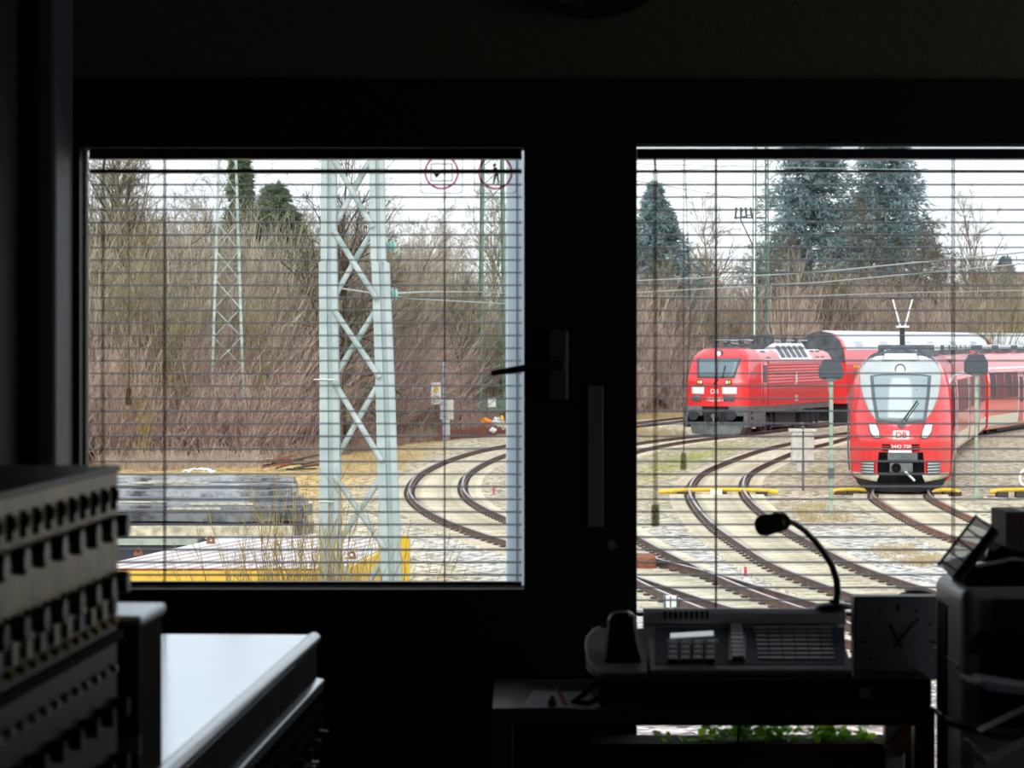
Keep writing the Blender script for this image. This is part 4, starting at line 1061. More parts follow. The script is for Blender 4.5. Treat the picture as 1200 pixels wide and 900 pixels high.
# grey trackside cabinet on a stem
d = F*H/(575-HY); k = F/d; c = Vector((xx(940.5, d), d, 0))
t = thing('trackside_cabinet', 'pale grey concrete cabinet on a narrow stem between the curved track and the hooded signal', 'cabinet', c)
m = MB()
m.box(-13/k, -1/k, -.2, .2, (575-540)/k, (575-506)/k); m.box(1/k, 13/k, -.2, .2, (575-540)/k, (575-506)/k); m.box(-1/k, 1/k, -.12, .2, (575-540)/k, (575-506)/k); m.build('box', 'concrete', t, bevel=.02)
m = MB(); m.box(-16/k, -.5/k, -.25, .25, (575-506)/k, (575-502.5)/k); m.box(.5/k, 16/k, -.25, .25, (575-506)/k, (575-502.5)/k); m.build('lid', 'concrete', t, bevel=.02)
m = MB(); m.box(-7/k, 5/k, -.12, .12, (575-552)/k, (575-540)/k); m.build('neck', 'concrete', t)
m = MB(); m.bar((0, -.14, -.02), (0, -.14, 76/k), .07); m.build('post', 'under_grey', t)

# yellow cable ducts lying across the tracks
def duct(x0, x1, y, label, group=None):
    a = gnd(x0, y+1.5); b = gnd(x1, y+1.5); d = a.y; mid = (a+b)/2
    t = thing('cable_duct', label, 'duct', mid, 0, group)
    hh = 0.0 if not group else 0.0
    n = 14; pts = []
    for i in range(n+1):
        f = i/n; x = -(b.x-a.x)/2+f*(b.x-a.x); pts.append((x, 0, .19-.07*abs(2*f-1)**2.2))
    m = MB(); m.tube(pts, .065, 8); m.build('pipe', 'yellow_paint', t, smooth=True)
    m = MB()
    for f in (.2, .52, .86): m.box(-(b.x-a.x)/2+f*(b.x-a.x)-.15, -(b.x-a.x)/2+f*(b.x-a.x)+.15, -.2, .2, -.02, .13)
    m.build('support_block', 'fastener', t)
    return t, a, b
t, a, b = duct(772, 912, 580, 'yellow duct humped across the curved track, a white box at its middle')
m = MB(); x = xx(838.5, a.y)-(a.x+b.x)/2; m.box(x-.16, x+.16, -.34, -.08, -.02, .2); m.build('marker_box', 'white_paint', t, bevel=.01)
duct(976, 1020, 579.5, 'short yellow duct at the left foot of the railcar')
duct(1092, 1124, 580.5, 'short yellow duct at the right foot of the railcar')
duct(1160, 1230, 580, 'yellow duct right of the right-hand hooded signal')

# white hoop at the right edge
c = gnd(1207, 588); t = thing('hoop_sign', 'white hoop at the right edge beside the railcar track', 'sign', c)
m = MB(); m.ring((0.0, 0, .65), .25, .30, -.03, .03, 30); m.build('hoop', 'white_paint', t, smooth=True)
m = MB(); m.bar((0, 0, 0), (0, 0, .37), .05); m.build('post', 'under_grey', t)
# red pegs
for (px, py, l) in ((873.5, 677, 'small red peg in the pale gravel below the curved track'), (578.5, 579, 'small red peg in the gravel inside the bend, left window')):
    c = gnd(px, py); t = thing('survey_peg', l, 'peg', c); m = MB(); m.lathe([(.026, -.02), (.026, .17), (.02, .2)], (0, 0, 0), 8); m.build('stake', 'orange' if 0 else 'pink', t, smooth=True)
# track lantern near bottom
c = gnd(786, 716); t = thing('point_lantern', 'small white track lantern box between the rails at lower left of the right window', 'lantern', c)
m = MB(); m.box(-.085, .085, -.1, .1, .06, .24); m.build('housing', 'white_paint', t, bevel=.01)
m = MB(); m.box(-.11, -.085, -.12, .12, 0, .25); m.box(.085, .11, -.12, .12, 0, .25); m.box(-.02, .0, -.12, -.1, .06, .24); m.build('bracket', 'under_grey', t)
# switch machine beside the turnout
c = gnd(752, 668); t = thing('switch_machine', 'rusty brown switch machine at the left edge of the right window', 'machine', c)
m = MB(); m.box(-.5, .25, -.5, .5, -.02, .28); m.build('housing', 'rust', t, bevel=.04); m = MB(); m.bar((.25, 0, .12), (.9, -.2, .1), .05); m.build('rod', 'fastener', t)

# sign, signal post and grey box, left window
c = Vector((xx(511, 122), 122, .0)); k = F/122; zz = lambda y: H-(y-HY)/k
t = thing('sign_post', 'tall white sign with yellow symbol and a circle on a grey post', 'sign', (c.x, c.y, GZ(c.x, c.y)))
m = MB(); m.box(-5.8/k, 5.8/k, -.04, 0, zz(474), zz(448)); m.M = None; q = m.build('sign_board', 'sign_white', t)
q.location = (0, 0, -GZ(c.x, c.y))
m = MB(); m.prism([(-.1, zz(456)-.12), (.02, zz(456)-.2), (.12, zz(456)), (.02, zz(456)+.18), (-.09, zz(456)+.1)], -.05, -.04, 'y'); m.build('yellow_symbol', 'yellow_paint', q)
m = MB(); m.ring((0, 0, zz(467.5)), .12, .15, -.05, -.04, 24); m.build('ring_symbol', 'under_grey', q)
m = MB(); m.box(-.05, .05, 0, .06, 0, zz(450)); m.build('post', 'under_grey', t)
d = 121.0; c = Vector((xx(520.5, d), d, 0)); k = F/d
t = thing('signal_mast', 'slim blue-white mast with ladder pegs, just right of the white sign', 'mast', c)
m = MB(); m.box(-.05, .06, -.05, .05, 0, H-(424-HY)/k); m.build('pole', 'blue_white', t); m = MB()
for y in (430, 440, 450, 462, 474, 488): m.bar((-.14, -.06, H-(y-HY)/k), (.14, -.06, H-(y-HY)/k), .03)
m.build('peg', 'under_grey', t)
c.x = xx(523.5, d+.6); t = thing('equipment_box', 'light grey equipment box behind the slim blue-white mast', 'box', (c.x, d+.6, 0))
m = MB(); m.box(-.3, .3, -.12, .25, H-(492-HY)/k, H-(469-HY)/k); m.build('case', 'concrete', t, bevel=.04); m = MB(); m.box(-.14, .14, -.1, .2, 0, H-(492-HY)/k); m.build('stem', 'concrete', t)

# rubbish beside the green mast
def blob(name, label, cat, px, py, d, sx, sy, sz, mt, seed):
    c = P(px, py, d); t = None; random.seed(seed)
    bm = bmesh.new(); bmesh.ops.create_icosphere(bm, subdivisions=3, radius=1)
    for v in bm.verts:
        n = noise.noise(v.co*1.6+Vector((seed, 0, 0)))
        v.co = Vector((v.co.x*sx, v.co.y*sy, v.co.z*sz))*(1+.55*n)
    me = bpy.data.meshes.new(name); bm.to_mesh(me); bm.free(); me.materials.append(MATS[mt])
    o = link_mesh(name, me, c); return tag(o, label, cat)
blob('rubbish_bag', 'orange bag of rubbish left of the heap by the green lattice mast', 'bag', 569, 493.5, 127, .27, .25, .14, 'orange', 1)
blob('rubbish_bag', 'grey-white bag leaning in the rubbish heap by the green lattice mast', 'bag', 583, 494, 127.5, .25, .2, .22, 'snow_plastic', 2)
blob('rubbish_bag', 'small yellow bag on top of the rubbish heap', 'bag', 588, 490, 127.2, .11, .1, .11, 'yellow_paint', 3)
blob('rubbish_bag', 'white bag at the foot of the rubbish heap', 'bag', 577.5, 504, 125.5, .15, .14, .11, 'snow_plastic', 4)
blob('rubbish_bag', 'pale bag of the rubbish heap half behind the blue-grey post', 'bag', 590.5, 499, 126, .14, .14, .16, 'light_beam', 5)

# ------------------------------------------------------------------ stacks of tarred beams, left yard
random.seed(21)
rows = [(58.5, 598, .62), (61.5, 588, .9), (64.5, 578, 1.0), (68, 570, 1.05), (72, 562, 1.1), (76, 556.5, 1.15)]
for ri, (d, py, wd) in enumerate(rows):
    ztop = H-(py-HY)/F*d; x0 = xx(40+ri*4, d); x1 = xx((356, 350, 340, 344, 340, 330)[ri], d)
    nl = 2 if ri else 2
    for l in range(nl):
        for b in range(3):
            y = d+.15+b*.62+random.uniform(-.04, .04); z = ztop-.26-l*.27+(random.uniform(-.10, .10) if l == 0 else 0)
            o = thing('timber_beam', 'dark tarred beam lying in the long low stack behind the white platform', 'beam', ((x0+x1)/2, y, z), random.uniform(-.012, .012), 'dark beams stacked at left')
            e = random.uniform(-.25, .15); m = MB(); n = 9; vs = []; fs = []
            for i in range(n):
                f = i/(n-1); x = (x0-x1)/2+f*((x1-x0)+e); w = .28; zz_ = random.uniform(-.02, .02)
                vs += [(x, -w, zz_), (x, w, zz_), (x, w, .24+zz_), (x, -w, .24+zz_)]
            for i in range(n-1):
                for q in range(4): fs.append((i*4+q, i*4+(q+1) % 4, i*4+4+(q+1) % 4, i*4+4+q))
            fs += [(0, 1, 2, 3), tuple((n-1)*4+q for q in range(4))]
            m.add(vs, fs); m.build('beam', 'tar_beam', o)
            if random.random() < .6 and l == 0:
                m = MB(); q = random.uniform(.1, .6); m.box((x0-x1)/2+(x1-x0)*q, (x0-x1)/2+(x1-x0)*(q+random.uniform(.15, .35)), -.3, random.uniform(-.22, -.05), .245, .285); m.build('batten', 'light_beam', o)
    if ri in (0, 1, 3):
        for f in (.12, .34, .52, .71, .93):
            x = x0+(x1-x0)*f; t = thing('support_block', 'weathered block carrying the dark beam stack', 'block', (x, d+.2, 0), random.uniform(-.2, .2), 'blocks under the beam stack')
            m = MB(); m.box(-.25, .25, -.3, .6, -.03, max(.12, ztop-.55)); m.build('block', 'light_beam', t, bevel=.03)
t = thing('timber_beam', 'long pale squared beam lying in front of the dark beam stack', 'beam', (xx(260, 57), 57, .3))
m = MB(); m.box(-2.3, 1.5, -.15, .15, -.14, .14); m.build('beam', 'light_beam', t, bevel=.02)
for (px, l) in ((190, 'left stub block under the pale beam'), (300, 'right stub block under the pale beam')):
    t = thing('stub_block', l, 'block', (xx(px, 57), 57, 0)); m = MB(); m.box(-.25, .25, -.2, .2, -.03, .16); m.build('block', 'concrete', t)
t = thing('sheet_heap', 'crumpled pale sheet on top of the dark beam stack', 'sheet', P(233, 552, 76))
bm = bmesh.new(); bmesh.ops.create_grid(bm, x_segments=24, y_segments=10, size=1)
for v in bm.verts:
    v.co = Vector((v.co.x*.45, v.co.y*.35, .08*noise.noise(v.co*3)+.07*(1-v.co.x**2)))
me_ = bpy.data.meshes.new('sheet'); bm.to_mesh(me_); bm.free(); me_.materials.append(MATS['roof_white']); q = bpy.data.objects.new('sheet', me_); COL.objects.link(q); q.parent = t; q.location = (0, 0, -.02)
# scrap iron
t = thing('scrap_heap', 'heap of rusty scrap iron right behind the beam stack', 'scrap', (xx(338, 93), 93, 0)); random.seed(5)
for k in range(14):
    m = MB(); a = Vector((random.uniform(-.9, .5), random.uniform(-.5, .5), random.uniform(.0, .3))); m.bar(a, a+Vector((random.uniform(.5, 1.1), random.uniform(-.4, .4), random.uniform(-.02, .25))), .09, .06); m.build('iron_bar', 'rust' if k % 2 else 'fastener', t)

# ------------------------------------------------------------------ white-topped platform with yellow edge
ZP = 1.3
def pz(px, py): d = (H-ZP)*F/(py-HY); return ((px-600)/F*d, d)
poly = [pz(96, 667.5), pz(396, 667.5), pz(449, 642), pz(453, 628), pz(268, 628)]
t = thing('loading_platform', 'low flat platform with white weathered top and yellow edge', 'platform', (poly[0][0]+2, poly[0][1], 0))
m = MB(); m.prism(poly, ZP-.05, ZP, 'z'); top = m.build('top_deck', 'sheet_white', t, world=True)
def edge_beam(a, b, name, mt, z0, z1, off=0.0):
    m = MB(); A = Vector((a[0], a[1], (z0+z1)/2)); B = Vector((b[0], b[1], (z0+z1)/2)); m.bar(A, B, .07, z1-z0); return m.build(name, mt, t, world=True)
edge_beam((poly[0][0], poly[0][1]-.05), (poly[1][0]+.02, poly[1][1]-.05), 'edge_beam', 'yellow_paint', ZP-.2, ZP-.01)
edge_beam((poly[1][0]+.05, poly[1][1]), (poly[2][0]+.05, poly[2][1]), 'edge_beam', 'yellow_paint', ZP-.55, ZP-.01)
edge_beam((poly[0][0], poly[0][1]-.04), (poly[1][0]+.02, poly[1][1]-.04), 'rim', 'rust', ZP-.01, ZP+.015)
for k in range(13):     # standing seams, all parallel
    f = k/12; a = Vector((poly[0][0]+(poly[1][0]-poly[0][0])*f, poly[0][1], ZP+.012)); dirv = Vector((poly[4][0]-poly[0][0], poly[4][1]-poly[0][1], 0)) ; dirv = Vector((1.9, poly[4][1]-poly[0][1], 0))
    b = a+dirv*.99
    # stop at the right edge
    xr = lambda y: np.interp(y, [poly[1][1], poly[2][1], poly[3][1]], [poly[1][0], poly[2][0], poly[3][0]])
    n = 20
    while n > 1 and b.x > xr(b.y): n -= 1; b = a+dirv*(.05*n)
    if n > 1: m = MB(); m.bar(a, b, .014, .012); m.build('seam', 'seam_rust', t, world=True)
m = MB(); inner = [(-.0, 0)]; m.prism([(p[0]*.985-.02, p[1]+.1) for p in poly], .0, ZP-.2, 'z'); m.build('base', 'dark_blue_box', t, world=True)
for (px, py) in ((162, 651), (247, 637), (412, 655)):
    c = pz(px, py); m = MB(); m.ring((c[0], c[1], ZP+.055), .022, .055, -.02, .02, 16); m.box(c[0]-.06, c[0]+.06, c[1]-.04, c[1]+.04, ZP, ZP+.03); m.build('lifting_eye', 'rust', t, world=True)
a = P(474, 690, 36); t = thing('steel_stanchion', 'yellow steel stanchion standing right of the white-topped platform', 'post', (a.x, 36, 0))
zt = H-(628-HY)/F*36; m = MB(); m.box(-.07, .07, -.07, .07, 0, zt); m.build('upright', 'yellow_paint', t, bevel=.01); m = MB(); m.box(-.35, .07, -.05, .05, zt-.35, zt-.03); m.box(-.09, .09, -.1, .1, 0, .03); m.build('cross_arm', 'yellow_paint', t)
t = thing('dark_skip', 'dark blue-black steel box behind the left end of the white platform', 'container', (xx(150, 47), 47, 0))
zt = H-(636-HY)/F*47; m = MB(); m.prism([(-1.6, 0), (1.0, 0), (1.15, zt), (-1.75, zt)], -.1, 1.6, 'y'); m.build('body', 'dark_blue_box', t); m = MB(); m.box(-1.8, 1.2, -.15, .0, zt-.03, zt+.07); m.build('rim', 'post_green', t)

# ------------------------------------------------------------------ vegetation
def unit(v): return v/np.maximum(np.linalg.norm(v, axis=1, keepdims=True), 1e-9)
def grow(rng, Pn, D, L, R, nseg, jit, up, tip=.35):
    """bent tapering branches, all at once; returns polylines and segments"""
    n = len(Pn); pts = [Pn]; rr = [R]; d = unit(D); seg = (L/nseg)[:, None]
    for k in range(nseg):
        d = unit(d+rng.normal(0, jit, (n, 3))+np.array([[0, 0, up]])); pts.append(pts[-1]+d*seg); rr.append(R*(1-(1-tip)*(k+1)/nseg))
    return np.stack(pts), np.stack(rr)
def segs(pts, rr):
    return pts[:-1].reshape(-1, 3), pts[1:].reshape(-1, 3), rr[:-1].reshape(-1), rr[1:].reshape(-1)
def children(rng, pts, rr, per, tmin, spread, lmin, lmax, L, rf, up=0):
    nseg = pts.shape[0]-1; n = pts.shape[1]
    idx = np.repeat(np.arange(n), per); t = tmin+(1-tmin)*rng.rand(len(idx)); s = np.minimum((t*nseg).astype(int), nseg-1); f = t*nseg-s
    a = pts[s, idx]; b = pts[s+1, idx]; p = a+(b-a)*f[:, None]; d = unit(b-a)
    side = rng.normal(0, 1, (len(idx), 3)); side = unit(side-d*(side*d).sum(1, keepdims=True))
    D = unit(d+side*(spread*(.6+.8*rng.rand(len(idx))))[:, None]+np.array([[0, 0, up]]))
    return p, D, L[idx]*(lmin+(lmax-lmin)*rng.rand(len(idx)))*(1.15-.6*t), np.maximum(rr[s, idx]*rf, .004), L[idx]
def bare_tree(seed, height, mt, lean=.04, first=.25, spread=.8, up=.12, stems=1, dens=1.0, rad=.13):
    rng = np.random.RandomState(seed); S = []
    P0 = np.zeros((stems, 3)); P0[:, :2] = rng.normal(0, .12*(stems > 1), (stems, 2))
    D0 = np.tile([[0, 0, 1.]], (stems, 1)); D0[:, :2] = rng.normal(0, lean+.22*(stems > 1), (stems, 2))
    L = height*(.75+.25*rng.rand(stems)); R = np.full(stems, rad)
    p, r = grow(rng, P0, D0, L, R, 9, .05, .05, .12); S.append(segs(p, r))
    p1, D1, L1, R1, _ = children(rng, p, r, int(26*dens), first, spread, .28, .45, L, .5, up)
    q, s = grow(rng, p1, D1, L1, R1, 5, .13, .06, .3); S.append(segs(q, s))
    p2, D2, L2, R2, _ = children(rng, q, s, int(9*dens), .15, .8, .3, .55, L1, .5, .1)
    u, v = grow(rng, p2, D2, L2, R2, 3, .16, .05, .4); S.append(segs(u, v))
    p3, D3, L3, R3, _ = children(rng, u, v, int(7*dens), .1, .8, .35, .7, L2, .6, .08)
    w, x = grow(rng, p3, D3, L3, np.maximum(R3, .007), 2, .15, .03, .5); S.append(segs(w, x))
    A, B, Ra, Rb = [np.concatenate(z) for z in zip(*S)]
    return twig_mesh('bare_tree', A, B, Ra, Rb, mt)
def conifer(seed, height, width, mt, dens=1.0):
    rng = np.random.RandomState(seed); S = []
    z = np.linspace(height*.06, height*.985, int(62*dens)); per = 9
    tp = np.array([[0, 0, k*height/8.] for k in range(9)])[:, None, :]; S.append(segs(tp, np.linspace(.22, .02, 9)[:, None]))
    idx = np.repeat(np.arange(len(z)), per); zz = z[idx]+rng.normal(0, .1, len(idx)); a = rng.rand(len(idx))*6.283
    L = width/2*np.clip(1-zz/height, 0, 1)**.95*(.7+.5*rng.rand(len(idx)))+.15
    D = np.stack([np.cos(a), np.sin(a), np.full(len(a), .12)], 1)
    p, r = grow(rng, np.stack([0*a, 0*a, zz], 1), D, L, np.full(len(a), .05), 5, .04, -.05, .3); S.append(segs(p, r))
    # upturned tips and hanging sprays of needles, as fat short sticks
    p1, D1, L1, R1, _ = children(rng, p, r, 16, .08, .9, .0, .0, L, .5, -.25)
    L1 = (.32+.35*rng.rand(len(p1)))*np.clip(np.repeat(L, 16)/1.8, .25, 1); q, s = grow(rng, p1, D1, L1, np.full(len(p1), .045), 2, .1, .02, .3); S.append(segs(q, s))
    p2, D2, L2, R2, _ = children(rng, q, s, 3, .1, .9, 0, 0, L1, .5, -.1)
    L2 = .16+.2*rng.rand(len(p2)); q, s = grow(rng, p2, D2, L2, np.full(len(p2), .035), 1, .1, .0, .3); S.append(segs(q, s))
    A, B, Ra, Rb = [np.concatenate(z) for z in zip(*S)]
    return twig_mesh('spruce', A, B, Ra, Rb, mt)
protos = [bare_tree(1, 10.5, 'bark_grey'), bare_tree(2, 11.5, 'bark_olive', spread=.7), bare_tree(3, 9.5, 'bark_grey', spread=.9), bare_tree(4, 12, 'bark_dark', spread=.75, first=.3),
          bare_tree(5, 8.5, 'bark_olive', stems=4, dens=.6, rad=.08), bare_tree(6, 9.5, 'bark_grey', stems=5, dens=.55, rad=.07, first=.15)]
rng = random.Random(8)
def place(me, name, label, cat, x, y, s, group=None, rz=None):
    o = link_mesh(name, me, (x, y, GZ(x, y)-.1)); o.scale = (s, s, s*rng.uniform(.92, 1.1)); o.rotation_euler = (0, 0, rz if rz is not None else rng.uniform(0, 6.28)); return tag(o, label, cat, group)
# wood seen through the left window: front row, then deeper rows
def edge(x): return float(np.interp(x, BX, BY))
for row, (dy, sc, n) in enumerate(((4, .68, 17), (9, .84, 17), (16, .98, 17), (26, 1.06, 14))):
    for k in range(n):
        x = -18.5+k*(20.5/(n-1))+rng.uniform(-.5, .5); y = edge(x)+dy+rng.uniform(-2, 2)
        x *= y/105
        px = 600+x/y*F; drop = .92 if 420 < px < 600 else 1
        if 262 < px < 370 and row > 0: drop = .62
        place(protos[rng.randrange(6)], 'bare_tree', 'leafless tree in the dense wood filling the left window', 'tree', x, edge(x)+dy+rng.uniform(-2, 2), sc*drop*rng.uniform(.85, 1.12), 'bare trees of the wood in the left window')
# wood behind the trains
for row, (dy, sc, n) in enumerate(((5, .66, 20), (11, .8, 22), (20, .95, 22))):
    for k in range(n):
        x = 6+k*(34/(n-1))+rng.uniform(-.6, .6); y = edge(x)+dy+rng.uniform(-2, 2)
        place(protos[rng.randrange(6)], 'bare_tree', 'leafless tree in the low wood behind the trains', 'tree', x, y, sc*rng.uniform(.85, 1.1), 'bare trees of the wood behind the trains')
# singled-out trees
def pxtree(me, name, label, cat, px, d, s): x = xx(px, d); return place(me, name, label, cat, x, d, s)
big = bare_tree(31, 12.5, 'bark_grey', spread=.85, first=.28, rad=.2)
pxtree(big, 'bare_tree', 'broad leafless tree standing out against the sky left of the tall spruces', 'tree', 846, 196, 1.35)
pxtree(big, 'bare_tree', 'broad leafless tree against the sky at far right', 'tree', 1150, 190, 1.25)
br = bare_tree(33, 12.0, 'bark_dark', spread=1.0, first=.25, rad=.2, up=.05)
pxtree(br, 'bare_tree', 'dark knotty tree seen between the two posts of the pale mast', 'tree', 408, 106, 1.0)
pxtree(br, 'bare_tree', 'tall open-crowned tree at the left end of the left window', 'tree', 150, 104, 1.0)
sp = conifer(41, 21.5, 14.5, 'conifer', 1.35)
pxtree(sp, 'spruce', 'tallest dark spruce, left one of the big pair in the right window', 'tree', 950, 205, 1.04)
pxtree(conifer(42, 20.6, 14.5, 'conifer', 1.35), 'spruce', 'dark spruce with drooping branch tips, right one of the big pair', 'tree', 1036, 202, 1.06)
pxtree(conifer(43, 13, 10, 'conifer'), 'spruce', 'lower spruce at the left edge of the right window', 'tree', 768, 180, 1.1)
pxtree(conifer(44, 9.0, 6.5, 'conifer'), 'spruce', 'small spruce at far right beside the pale house', 'tree', 1178, 215, 1.0)
pxtree(conifer(45, 10.2, 9.5, 'conifer_dark', 1.2), 'spruce', 'broad dark green conifer between the slim lattice mast and the pale twin-post mast', 'tree', 322, 112, 1.02)
pxtree(conifer(46, 11.6, 2.6, 'conifer_dark'), 'spruce', 'narrow dark conifer close behind the slim lattice mast', 'tree', 281, 118, 1.0)

def thicket(name, n, xr, dyr, hmin, hmax, mt, seed, rad=.009, lean=.28, base=None, lo=.12):
    rng = np.random.RandomState(seed)
    nc = n//14; cx = rng.uniform(*xr, nc); cy = np.interp(cx, BX, BY)+rng.uniform(*dyr, nc) if base is None else rng.uniform(*base, nc)
    ch = rng.uniform(hmin, hmax, nc)
    idx = np.repeat(np.arange(nc), 14); X = cx[idx]+rng.normal(0, .12, len(idx)); Y = cy[idx]+rng.normal(0, .12, len(idx)); Z = gheight(X, Y)-.05
    D = np.stack([rng.normal(0, lean, len(idx)), rng.normal(0, lean, len(idx)), np.ones(len(idx))], 1)
    L = ch[idx]*(.5+.5*rng.rand(len(idx))); S = []
    p, r = grow(rng, np.stack([X, Y, Z], 1), D, L, np.full(len(idx), rad), 3, .1, 0, .4); S.append(segs(p, r))
    p1, D1, L1, R1, _ = children(rng, p, r, 5, lo, .6, .25, .5, L, .75, .15); q, s = grow(rng, p1, D1, L1, np.maximum(R1, rad*.55), 2, .12, .02, .5); S.append(segs(q, s))
    A, B, Ra, Rb = [np.concatenate(z) for z in zip(*S)]
    o = link_mesh(name, twig_mesh(name, A, B, Ra, Rb, mt)); return o
tag(thicket('low_brush', 2600, (-3.2, 1.5), (1, 14), .5, 1.7, 'brush', 49, rad=.012, lean=.6), 'low tangled brush on the bank around the green lattice mast', 'brushwood', kind='stuff')
tag(thicket('brushwood', 15000, (-19, -3), (1, 18), 2.2, 5.4, 'brush', 51, rad=.014, lean=.38), 'mauve-brown tangle of brushwood below the trees in the left window', 'brushwood', kind='stuff')
tag(thicket('sapling_growth', 15000, (-19, -3), (6, 24), 5.0, 8.6, 'brush_olive', 58, rad=.016, lean=.12, lo=.3), 'grey-olive growth of tall thin saplings filling the wood at left', 'saplings', kind='stuff')
tag(thicket('sapling_growth', 3500, (-3, 2), (6, 20), 3.0, 6.0, 'brush_olive', 59, rad=.014, lean=.14, lo=.3), 'thin saplings behind the white sign and the green lattice mast', 'saplings', kind='stuff')
tag(thicket('sapling_growth', 16000, (4, 46), (6, 26), 4.5, 8.2, 'brush_tan', 60, rad=.02, lean=.1, lo=.3), 'tall pale sapling growth rising behind the trains', 'saplings', kind='stuff')
tag(thicket('brushwood', 14000, (4, 44), (0, 16), 2.6, 5.6, 'brush', 52, rad=.018), 'mauve-brown brushwood low behind the trains', 'brushwood', kind='stuff')
tag(thicket('red_weeds', 2200, (-3.4, .2), (-6, -1.5), .25, .6, 'red_weed', 53, rad=.006), 'low reddish weeds around the white sign and the grey box', 'weeds', kind='stuff')
tag(thicket('dry_stalks', 2600, (-14, -3.5), (-4.5, 0), .3, .9, 'brush_tan', 54, rad=.006), 'dry stalks at the foot of the wood, left window', 'weeds', kind='stuff')
tag(thicket('dry_stalks', 1800, (3, 14), (-6, 0), .2, .5, 'dry_grass', 57, rad=.008), 'dry stalks along the wood left of the locomotive', 'weeds', kind='stuff')
def shrub(label, px, d, h, n, mt, seed, spread=.3, rad=.009, yb=None, name='bare_shrub', per=4):
    rng = np.random.RandomState(seed); X = rng.normal(0, .1, n); Y = rng.normal(0, .12, n)
    D = np.stack([rng.normal(0, spread, n), rng.normal(0, spread, n), np.ones(n)], 1); L = h*(.45+.6*rng.rand(n)); S = []
    p, r = grow(rng, np.stack([X, Y, 0*X-.05], 1), D, L, np.full(n, rad), 6, .06, .01, .3); S.append(segs(p, r))
    p1, D1, L1, R1, _ = children(rng, p, r, per, .25, .5, .15, .4, L, .6, .25); q, s = grow(rng, p1, D1, L1, R1, 3, .08, .03, .4); S.append(segs(q, s))
    A, B, Ra, Rb = [np.concatenate(z) for z in zip(*S)]
    x = xx(px, d); return tag(link_mesh(name, twig_mesh(name, A, B, Ra, Rb, mt), (x, d, GZ(x, d))), label, 'shrub')
shrub('dense olive-twigged shrub at the foot of the left post of the pale mast', 388, 32.5, 2.75, 80, 'twig_yellow', 61, .26)
shrub('thin straight-stemmed sapling clump in front of the white platform', 285, 32.8, 2.4, 42, 'twig_yellow', 62, .3)
shrub('upright twiggy shrub between the platform and the two-post mast', 335, 33, 2.6, 46, 'twig_yellow', 63, .22)
shrub('arching bare shrub at the foot of the right post of the pale mast', 462, 32.6, 2.4, 44, 'twig_yellow', 64, .42)
shrub('low sparse twigs behind the yellow stanchion', 500, 37, 1.5, 16, 'twig_yellow', 65, .5)
shrub('yellowish-twigged shrub in front of the wood at left', 165, 95, 6.0, 12, 'catkin', 66, .12, .012, per=10)
shrub('tan multi-stemmed bush in front of the tall spruces', 925, 158, 9.5, 40, 'brush_tan', 67, .14, .03, per=8)
shrub('tall fan-shaped bare bush behind the railcar, right of the pantograph', 1160, 168, 10, 40, 'bark_olive', 68, .16, .03, per=8)
def tufts(label, xr, yr, n, seed, h=.35, mt='dry_grass'):
    rng = np.random.RandomState(seed); m = n//30; cx = rng.uniform(*xr, m); cy = rng.uniform(*yr, m); i = np.repeat(np.arange(m), 30)
    A = np.stack([cx[i]+rng.normal(0, .09, len(i)), cy[i]+rng.normal(0, .2, len(i)), 0*i-.02], 1); D = np.stack([rng.normal(0, .5, len(i)), rng.normal(0, .5, len(i)), np.ones(len(i))], 1)
    B = A+unit(D)*(h*(.4+.6*rng.rand(len(i))))[:, None]
    tag(link_mesh('dry_grass', twig_mesh('dry_grass', A, B, np.full(len(i), .006), np.full(len(i), .002), mt)), label, 'grass', kind='stuff')
def gx(px, py): v = gnd(px, py); return v.x, v.y
def tuft_px(label, x0, x1, y0, y1, n, seed, h):
    a = gx((x0+x1)/2, (y0+y1)/2); d0 = gnd(600, y1).y; d1 = gnd(600, y0).y; w = (x1-x0)/2/F*a[1]
    tufts(label, (a[0]-w, a[0]+w), (d0, d1), n, seed, h)
tuft_px('dry grass tuft near the foot of the left hooded signal', 925, 985, 594, 614, 900, 71, .3)
tuft_px('dry grass strip between the two front tracks at right', 1030, 1105, 643, 664, 900, 72, .26)
tuft_px('low dry grass at the left edge of the right window', 745, 800, 506, 515, 1500, 73, .35)
tuft_px('dry grass along the bank between the pale mast and the bend', 395, 480, 535, 560, 2200, 74, .3)

# pale house far off at the right
t = thing('house', 'pale house with brown roof far behind the trees at right', 'house', (xx(1184, 250), 250, GZ(xx(1184, 250), 250)-.2)); hz = GZ(xx(1184, 250), 250)
m = MB(); m.box(-2.6, 5, 0, 7, 0, H-hz+5.2); m.build('wall', 'house_wall', t)
m = MB(); z = H-hz+5.2; m.prism([(-3.0, z), (5.4, z), (5.0, z+1.7), (-2.6, z+1.7)], -.3, 7.3, 'y'); m.build('roof', 'house_roof', t)
for x in (-1.6, .4, 2.4):
    m = MB(); m.box(x, x+.9, -.03, 0, z-1.7, z-.5); m.build('window', 'pillar_dark', t)

# ------------------------------------------------------------------ metal cabinets at left
YAW = -.0459                                  # the cabinets stand slightly askew to the window wall
def frame_thing(name, label, cat, loc):
    return thing(name, label, cat, loc, YAW)
